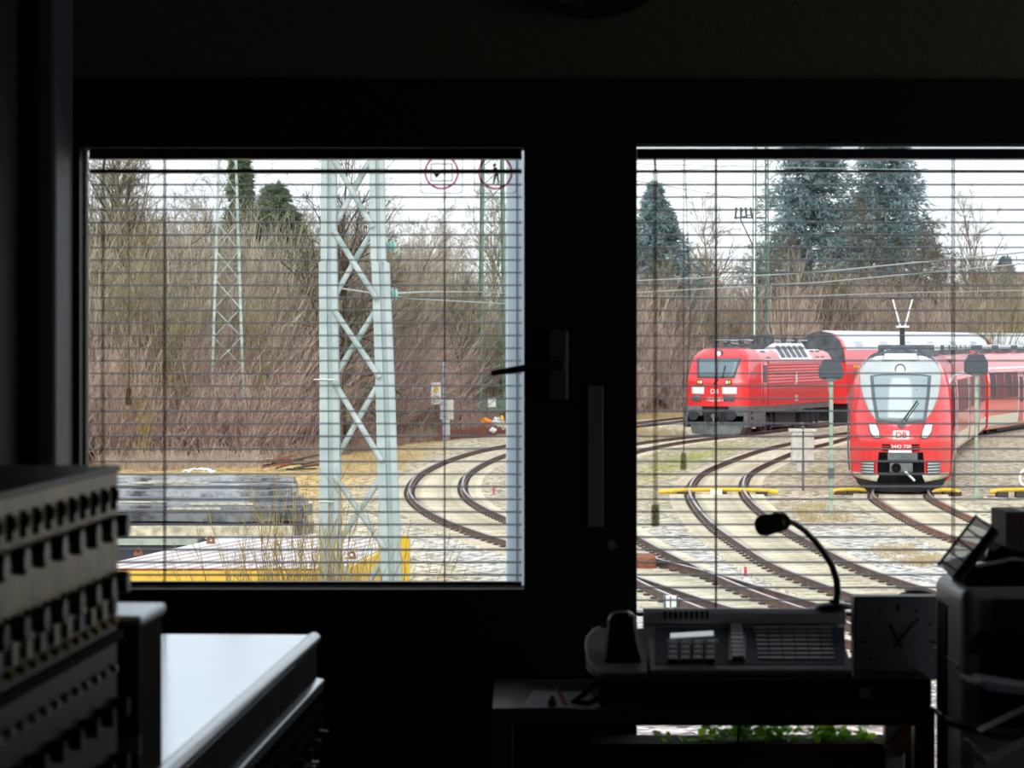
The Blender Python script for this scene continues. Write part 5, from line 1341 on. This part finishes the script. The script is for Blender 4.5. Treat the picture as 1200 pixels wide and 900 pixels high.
# long cabinet with white top; origin at its far right corner on the floor
d2 = 4.30; ct = P(376, 740, d2); ZT = ct.z
t = frame_thing('machine_cabinet', 'long low metal cabinet with shiny white top in front of the window', 'cabinet', (ct.x, ct.y, ZF))
h = ZT-ZF
m = MB(); m.box(-.52, -.012, -3.0, -.012, h-.02, h-.004); m.build('top_panel', 'top_white', t)
m = MB(); m.tube([(-.010, -3.0, h-.011), (-.010, -.010, h-.011)], .011, 12); m.tube([(-.010, -.010, h-.011), (-.54, -.010, h-.011)], .006, 12); m.build('corner_trim', 'steel_bright', t, smooth=True)
m = MB(); m.box(-.54, -.006, -3.0, -.006, h-.075, h-.02); m.build('side_panel', 'brown_enamel', t)
m = MB(); m.prism([(-.02, h-.096), (.004, h-.092), (.006, h-.075), (-.02, h-.07)], -3.0, -.002, 'y'); m.build('side_rail', 'steel_bright', t, bevel=.002)
m = MB(); m.box(-.54, -.01, -3.0, -.008, h-.19, h-.096); m.build('mechanism_case', 'dark_enamel', t)
m = MB()
for k in range(40):
    y = -.03-k*.04
    for j in range(3): m.lathe([(.009, -.012), (.009, .004), (.004, .008)], (0, y, h-.113-j*.026), 8, 'x')
q = m.build('stud_field', 'brown_enamel', t, smooth=True); q['kind'] = 'stuff'
for k in range(6):
    m = MB(); y = -.02-k*.10; m.tube([(-.01, y, h-.16), (.012, y, h-.163)], .010, 10); m.build('lever_knob', 'bakelite', t, smooth=True)
m = MB()
for k in range(60): m.box(-.012, .0, -.04-k*.045, -.02-k*.045, .08, h-.2)
q = m.build('ribbed_panel', 'dark_enamel', t); 
m = MB(); m.box(-.54, -.012, -3.0, -.02, 0, h-.19); m.build('carcass', 'dark_enamel', t)

# relay cabinet with rows of knobs, standing on the long cabinet
d1 = 2.74; ck = P(138, 545, d1); ZK = ck.z
t2 = frame_thing('lever_cabinet', 'beige and dark cabinet with rows of knobs, standing on the long cabinet', 'cabinet', (ck.x, ck.y, ZT))
hk = ZK-ZT
def row(py): return H-(py-HY)/F*d1-ZT
m = MB(); m.box(-.36, 0, -1.9, 0, row(700), hk-.006); m.build('upper_case', 'beige_enamel', t2)
m = MB(); m.box(-.365, .003, -1.9, .002, hk-.006, hk); m.build('lid', 'dark_enamel', t2, bevel=.002)
m = MB(); m.box(-.36, -.001, -1.9, 0, 0, row(700)); m.build('lower_case', 'dark_enamel', t2)
m = MB(); m.box(-.01, .006, -1.9, .001, row(748), row(738)); m.build('ledge', 'matte_black', t2)
for k in range(16):
    y = -.028-k*.05
    m = MB(); m.box(-.002, .003, y-.006, y+.006, row(595), row(568)); m.tube([(0, y, row(578)), (.006, y, row(578))], .006, 8); m.build('slot_handle', 'matte_black', t2)
for (py, r, n) in ((614, .0125, 10), (679, .012, 10), (824, .011, 10), (888, .011, 10)):
    for k in range(n):
        y = -.025-k*.075
        m = MB(); m.tube([(0, y, row(py)), (.008, y, row(py)), (.016, y, row(py))], [r*.8, r, r*.9], 12); 
        if py < 700: m.box(-.001, .004, y-.018, y+.018, row(py+13), row(py-11))
        m.build('rotary_knob', 'bakelite', t2, smooth=True)
for k in range(14):
    y = -.03-k*.055; m = MB(); m.box(0, .004, y-.008, y+.008, row(716), row(694)); m.build('label_plate', 'beige_enamel' if k % 3 else 'paper', t2)
for (py, col) in ((724, 'brass'), (779, 'key_light')):
    for k in range(18):
        y = -.03-k*.045; m = MB(); m.lathe([(.0045, 0), (.0045, .004), (.002, .006)], (0, y, row(py)), 8, 'x'); m.build('indicator_lamp', col, t2, smooth=True)
# small polished box behind it
db = 2.80; c = P(162, 726, db)
t = frame_thing('end_box', 'small grey metal box with polished rounded lid, behind the knob cabinet', 'box', (c.x, c.y, ZT))
hb = c.z-ZT
m = MB(); m.box(-.3, 0, 0, .14, 0, hb-.006); m.build('case', 'brown_enamel', t)
m = MB(); m.box(-.3, .004, -.004, .144, hb-.008, hb+.004); m.build('lid', 'steel_bright', t, bevel=.004)
m = MB(); m.box(-.3, .003, -.006, 0, .03, .05); m.build('reflection_band', 'steel_bright', t)  # bright strip stands in for reflections low on the case

# ------------------------------------------------------------------ desk and everything on it
ZD = H-425*4.6/F
t = thing('desk', 'narrow dark desk under the window carrying the telephone console', 'desk', (.33, 4.8, ZF))
x0 = xx(577, 4.6); x1 = xx(1096, 4.6)
m = MB(); m.box(x0, x1, 4.6, 5.0, ZD-.03, ZD); m.build('desktop', 'desk_wood', t, world=True, bevel=.002)
for (a, b) in ((x0, 4.6), (x0, 4.96), (x1-.035, 4.6), (x1-.035, 4.96)):
    m = MB(); m.box(a, a+.035, b, b+.035, ZF, ZD-.03); m.build('leg', 'desk_wood', t, world=True, bevel=.002)
# red-brown riser
xa = xx(702, 4.63); xb = xx(1092, 4.63)
t = thing('riser_board', 'dark red wooden riser under the telephone console', 'board', ((xa+xb)/2, 4.8, ZD))
m = MB(); m.box(xa, xb, 4.63, 4.96, ZD, H-(796-HY)*4.63/F); m.build('block', 'red_wood', t, world=True, bevel=.003)
ZR = H-(796-HY)*4.63/F
# console
cx0, cx1, dF, dB = xx(761, 4.66), xx(1000, 4.66), 4.66, 4.86
zF = ZR+.012; zB = H-(733-HY)*dB/F
t = thing('telephone_console', 'grey telephone console with key matrix and sloping face', 'telephone', ((cx0+cx1)/2, 4.76, ZR))
m = MB(); m.prism([(dF, ZR), (dF, zF), (dB, zB), (dB+.02, zB), (dB+.06, ZR)], cx0, cx1, 'x'); m.build('housing', 'console_grey', t, world=True, bevel=.003)
zr1 = H-(712.5-HY)*(dB+.03)/F; zr0 = H-(728-HY)*dB/F
m = MB(); m.prism([(dB-.006, zB+.004), (dB-.006, zr0+.014), (dB+.012, zr1), (dB+.055, zr1-.002), (dB+.06, zB-.02)], cx0+.001, cx1+.012, 'x'); rg = m.build('top_ridge', 'console_grey', t, world=True, bevel=.002)
m = MB()
for k in range(9):
    x = xx(779+k*6.2, dB); m.box(x-.0022, x+.0022, dB-.0085, dB+.014, zr0+.004, zr1-.003)
m.build('speaker_slots', 'matte_black', rg, world=True)
# local frame on the sloping face: u along x, v up the slope
sv = Vector((0, dB-dF, zB-zF)); sn = Vector((0, -(zB-zF), dB-dF)).normalized()
def face(px, py, lift=0):
    f = (795-py)/(795-733.0); p = Vector((0, dF, zF))+sv*f; p.x = (px-600)/F*p.y; return p+sn*lift
def slab(m, px0, px1, py0, py1, h, base=0):
    v = [face(px0, py1, base), face(px1, py1, base), face(px1, py0, base), face(px0, py0, base), face(px0, py1, base+h), face(px1, py1, base+h), face(px1, py0, base+h), face(px0, py0, base+h)]
    m.add(v, [(0,3,2,1),(4,5,6,7),(0,1,5,4),(1,2,6,5),(2,3,7,6),(3,0,4,7)])
m = MB(); slab(m, 768, 990, 736, 788, .0012); m.build('face_plate', 'console_dark', t, world=True)
m = MB(); q = [(785.5, 752), (836, 748.5), (836, 743.5), (785.5, 747)]; v = [face(a, b, .0013) for a, b in q]+[face(a, b, .004) for a, b in q]; m.add(v, [(0,3,2,1),(4,5,6,7),(0,1,5,4),(1,2,6,5),(2,3,7,6),(3,0,4,7)]); m.build('display', 'lcd_sky_glow', t, world=True)
m = MB(); slab(m, 781, 842, 753.5, 755, .001, .0012); slab(m, 781, 842, 757, 758.5, .001, .0012); m.build('caption_line', 'key_light', t, world=True)
for r in range(4):
    for c_ in range(4):
        m = MB(); a = 783.5+c_*14.6-r*.4; b = 760+r*7.0; slab(m, a, a+11.5, b, b+5.6, .008, .0012); k_ = m.build('dial_key', 'key_black', t, world=True, bevel=.0008, seg=1)
        if r < 4: m = MB(); slab(m, a+2, a+9.5, b+1.6, b+2.6, .0004, .0092); m.build('key_legend', 'key_light', k_, world=True)
m = MB(); slab(m, 854, 874, 734.5, 784, .003, .0012); m.build('key_strip', 'key_black', t, world=True)
for r in range(8):
    m = MB(); slab(m, 856-.0+r*.25, 870+r*.25, 736+r*5.9, 740.2+r*5.9, .004, .004); m.build('function_key', 'key_light', t, world=True)
for r in range(8):
    for c_ in range(6):
        a = 884+c_*15.3+r*.6; b = 736.5+r*6.1; m = MB(); slab(m, a, a+13.6, b, b+2.2, .0022, .0012); m.build('line_key', 'key_light', t, world=True)
# gooseneck microphone
mc = P(978, 716, 4.885)
t = thing('gooseneck_microphone', 'black gooseneck microphone rising from the console and bent to the left', 'microphone', (mc.x, mc.y, zr1))
m = MB(); m.lathe([(.034, 0), (.034, .004), (.029, .008), (.010, .011), (.009, .016)], (mc.x, mc.y, zr1), 32); m.build('base', 'black_plastic', t, world=True, smooth=True)
NP = [(978, 713), (981.5, 695), (980.5, 680), (975, 663), (966, 648), (955, 634), (943, 622), (932, 614), (922, 610)]
pts = [P(a, b, 4.885-.012*i) for i, (a, b) in enumerate(NP)]
m = MB(); m.tube(pts, [.0062]*3+[.0058]*3+[.0052]*3, 12); m.build('neck', 'black_plastic', t, world=True, smooth=True)
hd = [P(923, 610, 4.785), P(919, 611, 4.782), P(908, 613, 4.77), P(896, 615.5, 4.757), P(891, 616.5, 4.752)]
m = MB(); m.tube(hd, [.010, .0155, .0175, .019, .0165], 24); m.build('head', 'matte_black', t, world=True, smooth=True)
m = MB(); m.tube([P(912, 612.2, 4.774), P(910, 612.6, 4.772)], .0185, 24); m.build('head_ring', 'black_plastic', t, world=True, smooth=True)
# handset cradle with curved left end and handset
t = thing('telephone_module', 'rounded telephone side module at the left end of the console', 'telephone', (xx(725, 4.74), 4.76, ZR))
pl = []
for (px, f) in ((759, 0), (702, 0), (694, .12), (689, .32), (686.5, .55), (688, .78), (695, .95), (703, 1.0), (759, 1.0)):
    y = dF+(dB-dF)*f; pl.append(((px-600)/F*y, y))
m = MB(); zt = lambda y: zF+(zB-zF)*(y-dF)/(dB-dF)
n = len(pl); m.add([(x, y, ZR+.001) for x, y in pl]+[(x, y, zt(y)-.004) for x, y in pl], [tuple(range(n)), tuple(range(2*n-1, n-1, -1))]+[(i, (i+1) % n, n+(i+1) % n, n+i) for i in range(n)]); m.build('module', 'console_grey', t, world=True, bevel=.002)
m = MB(); m.tube([(x, y, zt(y)-.003) for x, y in pl[1:8]], .0022, 6); m.build('edge_trim', 'off_white', t, world=True)
t = thing('telephone_handset', 'black telephone handset with painted side highlights resting upright on the rounded module', 'handset', (xx(730, 4.72), 4.74, zF+.02))
# outline seen from the room, given real depth
prof = [(709, 788, .014), (708.5, 776, .018), (709.5, 760, .019), (711.5, 742, .020), (713, 728, .020), (716, 721, .016), (722, 718.5, .010), (736, 718, .010), (743, 719.5, .014), (746, 727, .02), (748, 745, .02), (750, 762, .019), (752.5, 778, .018), (751, 788, .014)]
A = [P(a, b, 4.70) for a, b, w in prof]; B = [P(a, b, 4.70)+Vector((0, .045, 0)) for a, b, w in prof]; n = len(prof)
m = MB(); m.add(A+B, [tuple(range(n)), tuple(range(2*n-1, n-1, -1))]+[(i, (i+1) % n, n+(i+1) % n, n+i) for i in range(n)]); m.build('grip', 'black_plastic', t, world=True, bevel=.006, seg=3)
m = MB(); m.tube([P(709.5, 772, 4.697), P(711, 752, 4.696), P(713.5, 731, 4.696)], .0012, 6); m.build('side_highlight', 'white_plastic', t, world=True)  # white tubes stand in for the highlights along the handset's edges
m = MB(); m.tube([P(736, 721.5, 4.695), P(742, 722.5, 4.695), P(743, 735, 4.695), P(746, 752, 4.695), P(749, 766, 4.697)], [.003, .004, .0022, .0018, .001], 8); m.build('side_highlight', 'white_plastic', t, world=True, smooth=True)
m = MB(); m.tube([P(700, 800, 4.68), P(690, 806, 4.66), P(684, 814, 4.64), P(672, 822, 4.63), P(690, 824, 4.62), P(703, 818, 4.62)], .005, 8); m.build('coiled_cord', 'matte_black', t, world=True, smooth=True)
# papers, pens and small things on the desk
def lay(pts, z): 
    out = []
    for (a, b) in pts: dd = (H-z)*F/(b-HY); out.append(((a-600)/F*dd, dd, z))
    return out
t = thing('paper_sheets', 'loose white sheet lying at the left end of the desk', 'paper', (xx(645, 4.7), 4.7, ZD))
for k, pp in enumerate(([(624, 809), (680, 813), (700, 832 - .5), (612, 828)], [(632, 810), (690, 811), (704, 828), (620, 830)])):
    v = lay(pp, ZD+.0008+.0006*k); m = MB(); m.add(v+[(a, b, c+.0004) for a, b, c in v], [(0,3,2,1),(4,5,6,7),(0,1,5,4),(1,2,6,5),(2,3,7,6),(3,0,4,7)]); m.build('sheet', 'paper', t, world=True)
t = thing('marker_pen', 'pink pen leaning beside the sheet on the desk', 'pen', lay([(657, 822)], ZD)[0])
m = MB(); m.tube([P(663, 827, 4.625), P(656, 812, 4.66), P(653, 807, 4.67)], [.004, .004, .002], 10); m.build('barrel', 'pink', t, world=True, smooth=True)
t = thing('small_bottle', 'tiny amber bottle on the sheet, left of the pink pen', 'bottle', lay([(647, 827)], ZD)[0])
q = lay([(647, 828)], ZD+.0015)[0]; m = MB(); m.lathe([(.007, 0), (.0075, .004), (.0075, .011), (.004, .014), (.004, .018)], q, 16); m.build('body', 'amber', t, world=True, smooth=True)
# white tag on the riser
a = P(1008, 806, 4.622); b = P(1021, 818.5, 4.622); t = thing('paper_tag', 'small white paper tag hanging from the riser below the square clock', 'tag', (a.x, 4.622, b.z))
m = MB(); m.box(a.x, b.x, 4.620, 4.6285, b.z, a.z); m.build('tag', 'off_white', t, world=True)
# square clock
d = 4.74; a = P(1001, 818, d); b = P(1101, 699, d); cc = P(1052.5, 752, d)
t = thing('square_clock', 'square grey desk clock right of the microphone', 'clock', ((a.x+b.x)/2, d+.03, ZR))
m = MB(); m.box(a.x, b.x, d, d+.05, ZR+.001, b.z); m.build('case', 'dark_enamel', t, world=True, bevel=.003)
m = MB(); m.box(a.x+.003, b.x-.003, d-.002, d, P(0, 797, d).z, b.z-.003); m.build('dial', 'grey_plastic', t, world=True)
m = MB()
for k in range(12):
    g = math.radians(30*k); r1 = .066; r0 = .054 if k % 3 == 0 else .060
    if k in (4, 5, 7, 8): r1 = .058; r0 = .054
    m.bar((cc.x+r0*math.sin(g), d-.003, cc.z+r0*math.cos(g)), (cc.x+r1*math.sin(g), d-.003, cc.z+r1*math.cos(g)), .004, .001, up=(0, 1, 0))
m.build('hour_marks', 'ink_black', t, world=True)
for (deg, L, w) in ((-27, .036, .005), (40, .055, .0035)):
    g = math.radians(deg); m = MB(); m.bar((cc.x-.012*math.sin(g), d-.005, cc.z-.012*math.cos(g)), (cc.x+L*math.sin(g), d-.005, cc.z+L*math.cos(g)), w, .001, up=(0, 1, 0)); m.build('hand', 'ink_black', t, world=True)
# round dark bowl behind the clock
c = P(1074, 700, 4.93); t = thing('round_cap', 'round dark lid showing above the square clock', 'lid', (c.x, 4.93, ZR))
m = MB(); m.lathe([(.034, 0), (.034, .1), (.036, c.z-ZR-.004), (.030, c.z-ZR+.007), (.015, c.z-ZR+.012), (.002, c.z-ZR+.013)], (c.x, 4.93, ZR), 32); m.build('lid', 'matte_black', t, world=True, smooth=True)
# black upright panel between clock and printer
a = xx(1093.5, 4.6)+.006; b = xx(1104, 4.6); zt_ = H-(702-HY)*4.6/F
t = thing('upright_panel', 'narrow black upright between the square clock and the printer', 'panel', ((a+b)/2, 4.58, ZF))
m = MB(); m.box(a, b, 4.5, 4.595, ZF, zt_); m.build('panel', 'matte_black', t, world=True, bevel=.003)
m = MB(); m.box(a, a+.005, 4.497, 4.5, zt_-.008, zt_-.001); m.build('tip', 'white_plastic', t, world=True)  # white sliver painted in as the highlight at the panel's top

# ------------------------------------------------------------------ planter under the desk
zp = H-(866-HY)*5.08/F
xa = xx(690, 5.08); xb = xx(1066, 5.08)
t = thing('window_planter', 'dark red plant trough with green leaves behind the desk', 'planter', ((xa+xb)/2, 5.07, QZ0))
m = MB(); m.prism([(5.02, zp-.14), (5.12, zp-.14), (5.135, zp), (5.0, zp)], xa, xb, 'x'); m.build('trough', 'red_wood', t, world=True, bevel=.004)
m = MB(); m.box(xa, xb, 4.995, 5.005, zp-.012, zp+.004); m.build('rim', 'red_wood', t, world=True)
m = MB(); m.box(xa+.004, xb-.004, 5.006, 5.13, zp-.004, zp+.001); m.build('soil', 'soil', t, world=True)
rl = random.Random(7)
clusters = [(835, 872, .018), (850, 858, .025), (870, 862, .03), (890, 858, .03), (905, 856, .028), (918, 866, .02), (960, 862, .016), (968, 870, .014), (988, 864, .014), (1012, 862, .008), (782, 872, .008), (800, 873, .01), (972, 853, .006)]
for (px, py, s) in clusters:
    base = P(px, 876, 5.06); m = MB()
    for k in range(int(14+s*1500)):
        c = P(px, py+2, 5.06)+Vector((rl.gauss(0, s), rl.gauss(0, .02), abs(rl.gauss(0, .5*s+.004))))
        c.z = max(c.z, zp-.005)
        u = Vector((rl.gauss(0, 1), rl.gauss(0, 1), rl.gauss(0, .4))).normalized(); w = u.cross(Vector((rl.gauss(0, .3), rl.gauss(0, .3), 1))).normalized(); r = rl.uniform(.006, .012)
        vs = [c-u*r, c-u*r*.4+w*r*.8, c+u*r*.5+w*r*.6, c+u*r*1.1, c+u*r*.5-w*r*.6, c-u*r*.4-w*r*.8]
        m.add(vs, [(0, 1, 2, 3), (0, 3, 4, 5)])
        if k % 3 == 0: m.add([base, base+Vector((.001, 0, 0)), c+Vector((.001, 0, 0)), c], [(0, 1, 2, 3)])
    m.build('foliage', 'leaf', t, world=True)['kind'] = 'stuff'
# bracket, small pot and cable right of it
t = thing('wooden_strut', 'slanting dark strut under the right end of the desk', 'strut', P(1058, 880, 4.95))
m = MB(); m.bar(P(1046, 882, 4.95), P(1078, 846, 4.95), .028, .02, up=(0, 1, 0)); m.build('strut', 'red_wood', t, world=True)
t = thing('small_pot', 'small white pot at the right end of the plant trough', 'pot', P(1059, 872, 5.03))
q = P(1061, 868, 5.06); m = MB(); m.lathe([(.010, -.03), (.014, 0), (.012, .001)], q, 20); m.build('pot', 'white_plastic', t, world=True, smooth=True)
t = thing('hanging_cable', 'thin black cable hanging behind the desk at its right end', 'cable', P(1073, 846, 5.0))
m = MB(); m.tube([P(1076, 840, 5.0), P(1074, 860, 5.0), P(1070, 880, 5.0), P(1064, 900, 5.0), P(1060, 930, 5.0)], .0025, 6); m.build('cable', 'matte_black', t, world=True)
t = thing('hanging_cable', 'thin black cable hanging in front of the plant leaves', 'cable', P(866, 846, 4.98))
m = MB(); m.tube([P(867, 840, 4.98), P(866, 858, 4.98), P(863, 882, 4.98), P(862, 930, 4.98)], .0025, 6); m.build('cable', 'matte_black', t, world=True)

# ------------------------------------------------------------------ printer on a stand at right
fx, fy = xx(1127, 4.36), 4.36; bx_, by_ = xx(1103, 4.62)-.0, 4.62
bx_ = fx+.004
ztp = H-(684-HY)*4.45/F; zbp = 3.36
t = thing('printer', 'grey office printer with rounded top edge and slanted paper trays', 'printer', (fx+.25, 4.5, zbp))
m = MB(); m.prism([(fx, 4.36), (fx+.5, 4.36), (fx+.5, 4.64), (fx, 4.64)], zbp, ztp, 'z'); m.build('housing', 'printer_grey', t, world=True, bevel=.018, seg=4)
m = MB(); a = P(1166, 702, 4.355); m.box(a.x, fx+.49, 4.352, 4.36, P(0, 738, 4.355).z, a.z); m.build('front_cover', 'printer_dark', t, world=True, bevel=.002)
m = MB(); a = P(1150, 740, 4.35); m.box(a.x, fx+.49, 4.345, 4.358, P(0, 852, 4.35).z, a.z); m.prism([(P(1130, 766, 4.35).x, P(0, 766, 4.35).z), (a.x, P(0, 766, 4.35).z), (a.x, a.z)], 4.345, 4.358, 'y'); m.build('output_recess', 'matte_black', t, world=True)
m = MB(); m.box(fx-.002, fx+.002, 4.38, 4.64, P(0, 781, 4.36).z-.001, P(0, 781, 4.36).z+.001); m.build('side_seam', 'off_white', t, world=True)
m = MB(); a = P(1123, 782, 4.37); m.lathe([(.0035, -.004), (.0035, 0), (.002, .002)], (fx-.001, 4.385, a.z), 12, 'x'); m.build('button', 'white_plastic', t, world=True)
def tray(name, pa, pb, d0, d1, w, th, mt, M=t):
    A = P(*pa, d0); B = P(*pb, d1); m = MB(); m.bar(A, B, w, th, up=(0, .06, 1)); return m.build(name, mt, M, world=True, bevel=th*.3)
m = MB(); m.prism([(1148, 799), (1152, 796), (1215, 806), (1215, 817), (1160, 809), (1150, 804)], 0, 1, 'y'); 
def shape(name, poly, d, dep, mt, bev=.002):
    m = MB(); A = [P(a, b, d) for a, b in poly]; B = [P(a, b, d)+Vector((0, dep, .0)) for a, b in poly]; n = len(poly)
    m.add(A+B, [tuple(range(n)), tuple(range(2*n-1, n-1, -1))]+[(i, (i+1) % n, n+(i+1) % n, n+i) for i in range(n)]); return m.build(name, mt, t, world=True, bevel=bev)
shape('upper_tray_lip', [(1133, 797), (1148, 800), (1152, 796), (1230, 809), (1230, 819), (1160, 811), (1150, 806), (1138, 804)], 4.26, .09, 'printer_grey', .004)
shape('lower_tray', [(1102, 838), (1104, 836), (1112, 845), (1180, 860), (1230, 862), (1230, 868), (1170, 868), (1108, 850)], 4.26, .08, 'printer_dark', .002)
tray('paper_guide', (1146, 856), (1232, 815), 4.24, 4.24, .06, .002, 'white_plastic')
tray('paper_guide', (1158, 889), (1232, 853), 4.22, 4.22, .10, .002, 'white_plastic')
shape('tray_arm', [(1130, 866), (1138, 868), (1146, 880), (1160, 892), (1156, 898), (1140, 886)], 4.23, .06, 'printer_grey', .002)
t = thing('printer_stand', 'dark stand carrying the printer', 'stand', (fx+.25, 4.5, ZF))
m = MB(); m.box(fx-.02, fx+.52, 4.34, 4.655, zbp-.03, zbp-.001); m.build('shelf', 'dark_enamel', t, world=True)
for (a, b) in ((fx-.01, 4.345), (fx+.48, 4.345), (fx-.01, 4.62), (fx+.48, 4.62)):
    m = MB(); m.box(a, a+.03, b, b+.03, ZF, zbp-.03); m.build('leg', 'dark_enamel', t, world=True)
# black machine on top
t = thing('black_device', 'black low device on top of the printer', 'device', (fx+.1, 4.45, ztp))
def shape2(tt, name, poly, d, dep, mt, bev=.002):
    m = MB(); A = [P(a, b, d) for a, b in poly]; B = [P(a, b, d)+Vector((0, dep, .0)) for a, b in poly]; n = len(poly)
    m.add(A+B, [tuple(range(n)), tuple(range(2*n-1, n-1, -1))]+[(i, (i+1) % n, n+(i+1) % n, n+i) for i in range(n)]); return m.build(name, mt, tt, world=True, bevel=bev)
shape2(t, 'body', [(1119, 668), (1134, 664), (1150, 660), (1172, 641), (1178, 640), (1186, 645), (1215, 648), (1215, 700), (1142, 694), (1128, 681)], 4.40, .16, 'matte_black', .004)
shape2(t, 'light_strip', [(1144, 661), (1170, 657), (1188, 653), (1200, 655), (1215, 660), (1215, 663), (1198, 658), (1186, 657), (1170, 661), (1145, 665)], 4.385, .03, 'key_light', .001)
shape2(t, 'support_fin', [(1156, 652), (1159, 641), (1170, 652)], 4.41, .02, 'black_plastic', .001)
# tilted divided tray
o0 = P(1131.5, 640, 4.34); ax = Vector((.62, .10, .78)).normalized(); bx3 = Vector((.80, -.38, -.46)); bx3 = (bx3-ax*bx3.dot(ax)).normalized(); nx3 = ax.cross(bx3).normalized()
if nx3.y > 0: nx3 = -nx3
t = thing('divided_tray', 'white divided tray with black rim, tilted on the black device', 'tray', o0)
MT = Matrix(((ax.x, bx3.x, nx3.x, o0.x), (ax.y, bx3.y, nx3.y, o0.y), (ax.z, bx3.z, nx3.z, o0.z), (0, 0, 0, 1)))
Lh, Wh = .051, .0165
m = MB(); m.M = MT; m.box(-Lh, Lh, -Wh, Wh, -.004, 0); m.build('tray_floor', 'tray_film', t, world=True)
m = MB(); m.M = MT; m.box(-Lh, Lh, Wh-.002, Wh+.001, -.005, .007); m.box(-Lh, Lh, -Wh-.001, -Wh+.0015, -.005, .005); m.build('tray_rim', 'printer_dark', t, world=True)
m = MB(); m.M = MT; m.box(-Lh, Lh, Wh+.001, Wh+.010, -.020, .003); m.build('tray_side', 'black_plastic', t, world=True, bevel=.002)
for x in (-.041, -.022, .001, .024, .047):
    m = MB(); m.M = MT; m.box(x-.0012, x+.0012, -Wh, Wh, 0, .005); m.build('divider', 'printer_dark', t, world=True)
# cardboard box at the right edge
a = P(1179, 645, 4.42); b = P(1250, 600, 4.42); t = thing('cardboard_box', 'grey-brown cardboard box at the right edge above the printer', 'box', (a.x+.06, 4.5, P(0, 650, 4.42).z))
m = MB(); m.box(a.x, b.x, 4.42, 4.56, P(0, 646, 4.42).z, b.z); m.build('carton', 'cardboard', t, world=True, bevel=.001)
m = MB(); m.box(a.x+.03, a.x+.045, 4.4195, 4.561, P(0, 646, 4.42).z, b.z+.0004); m.build('tape', 'off_white', t, world=True)
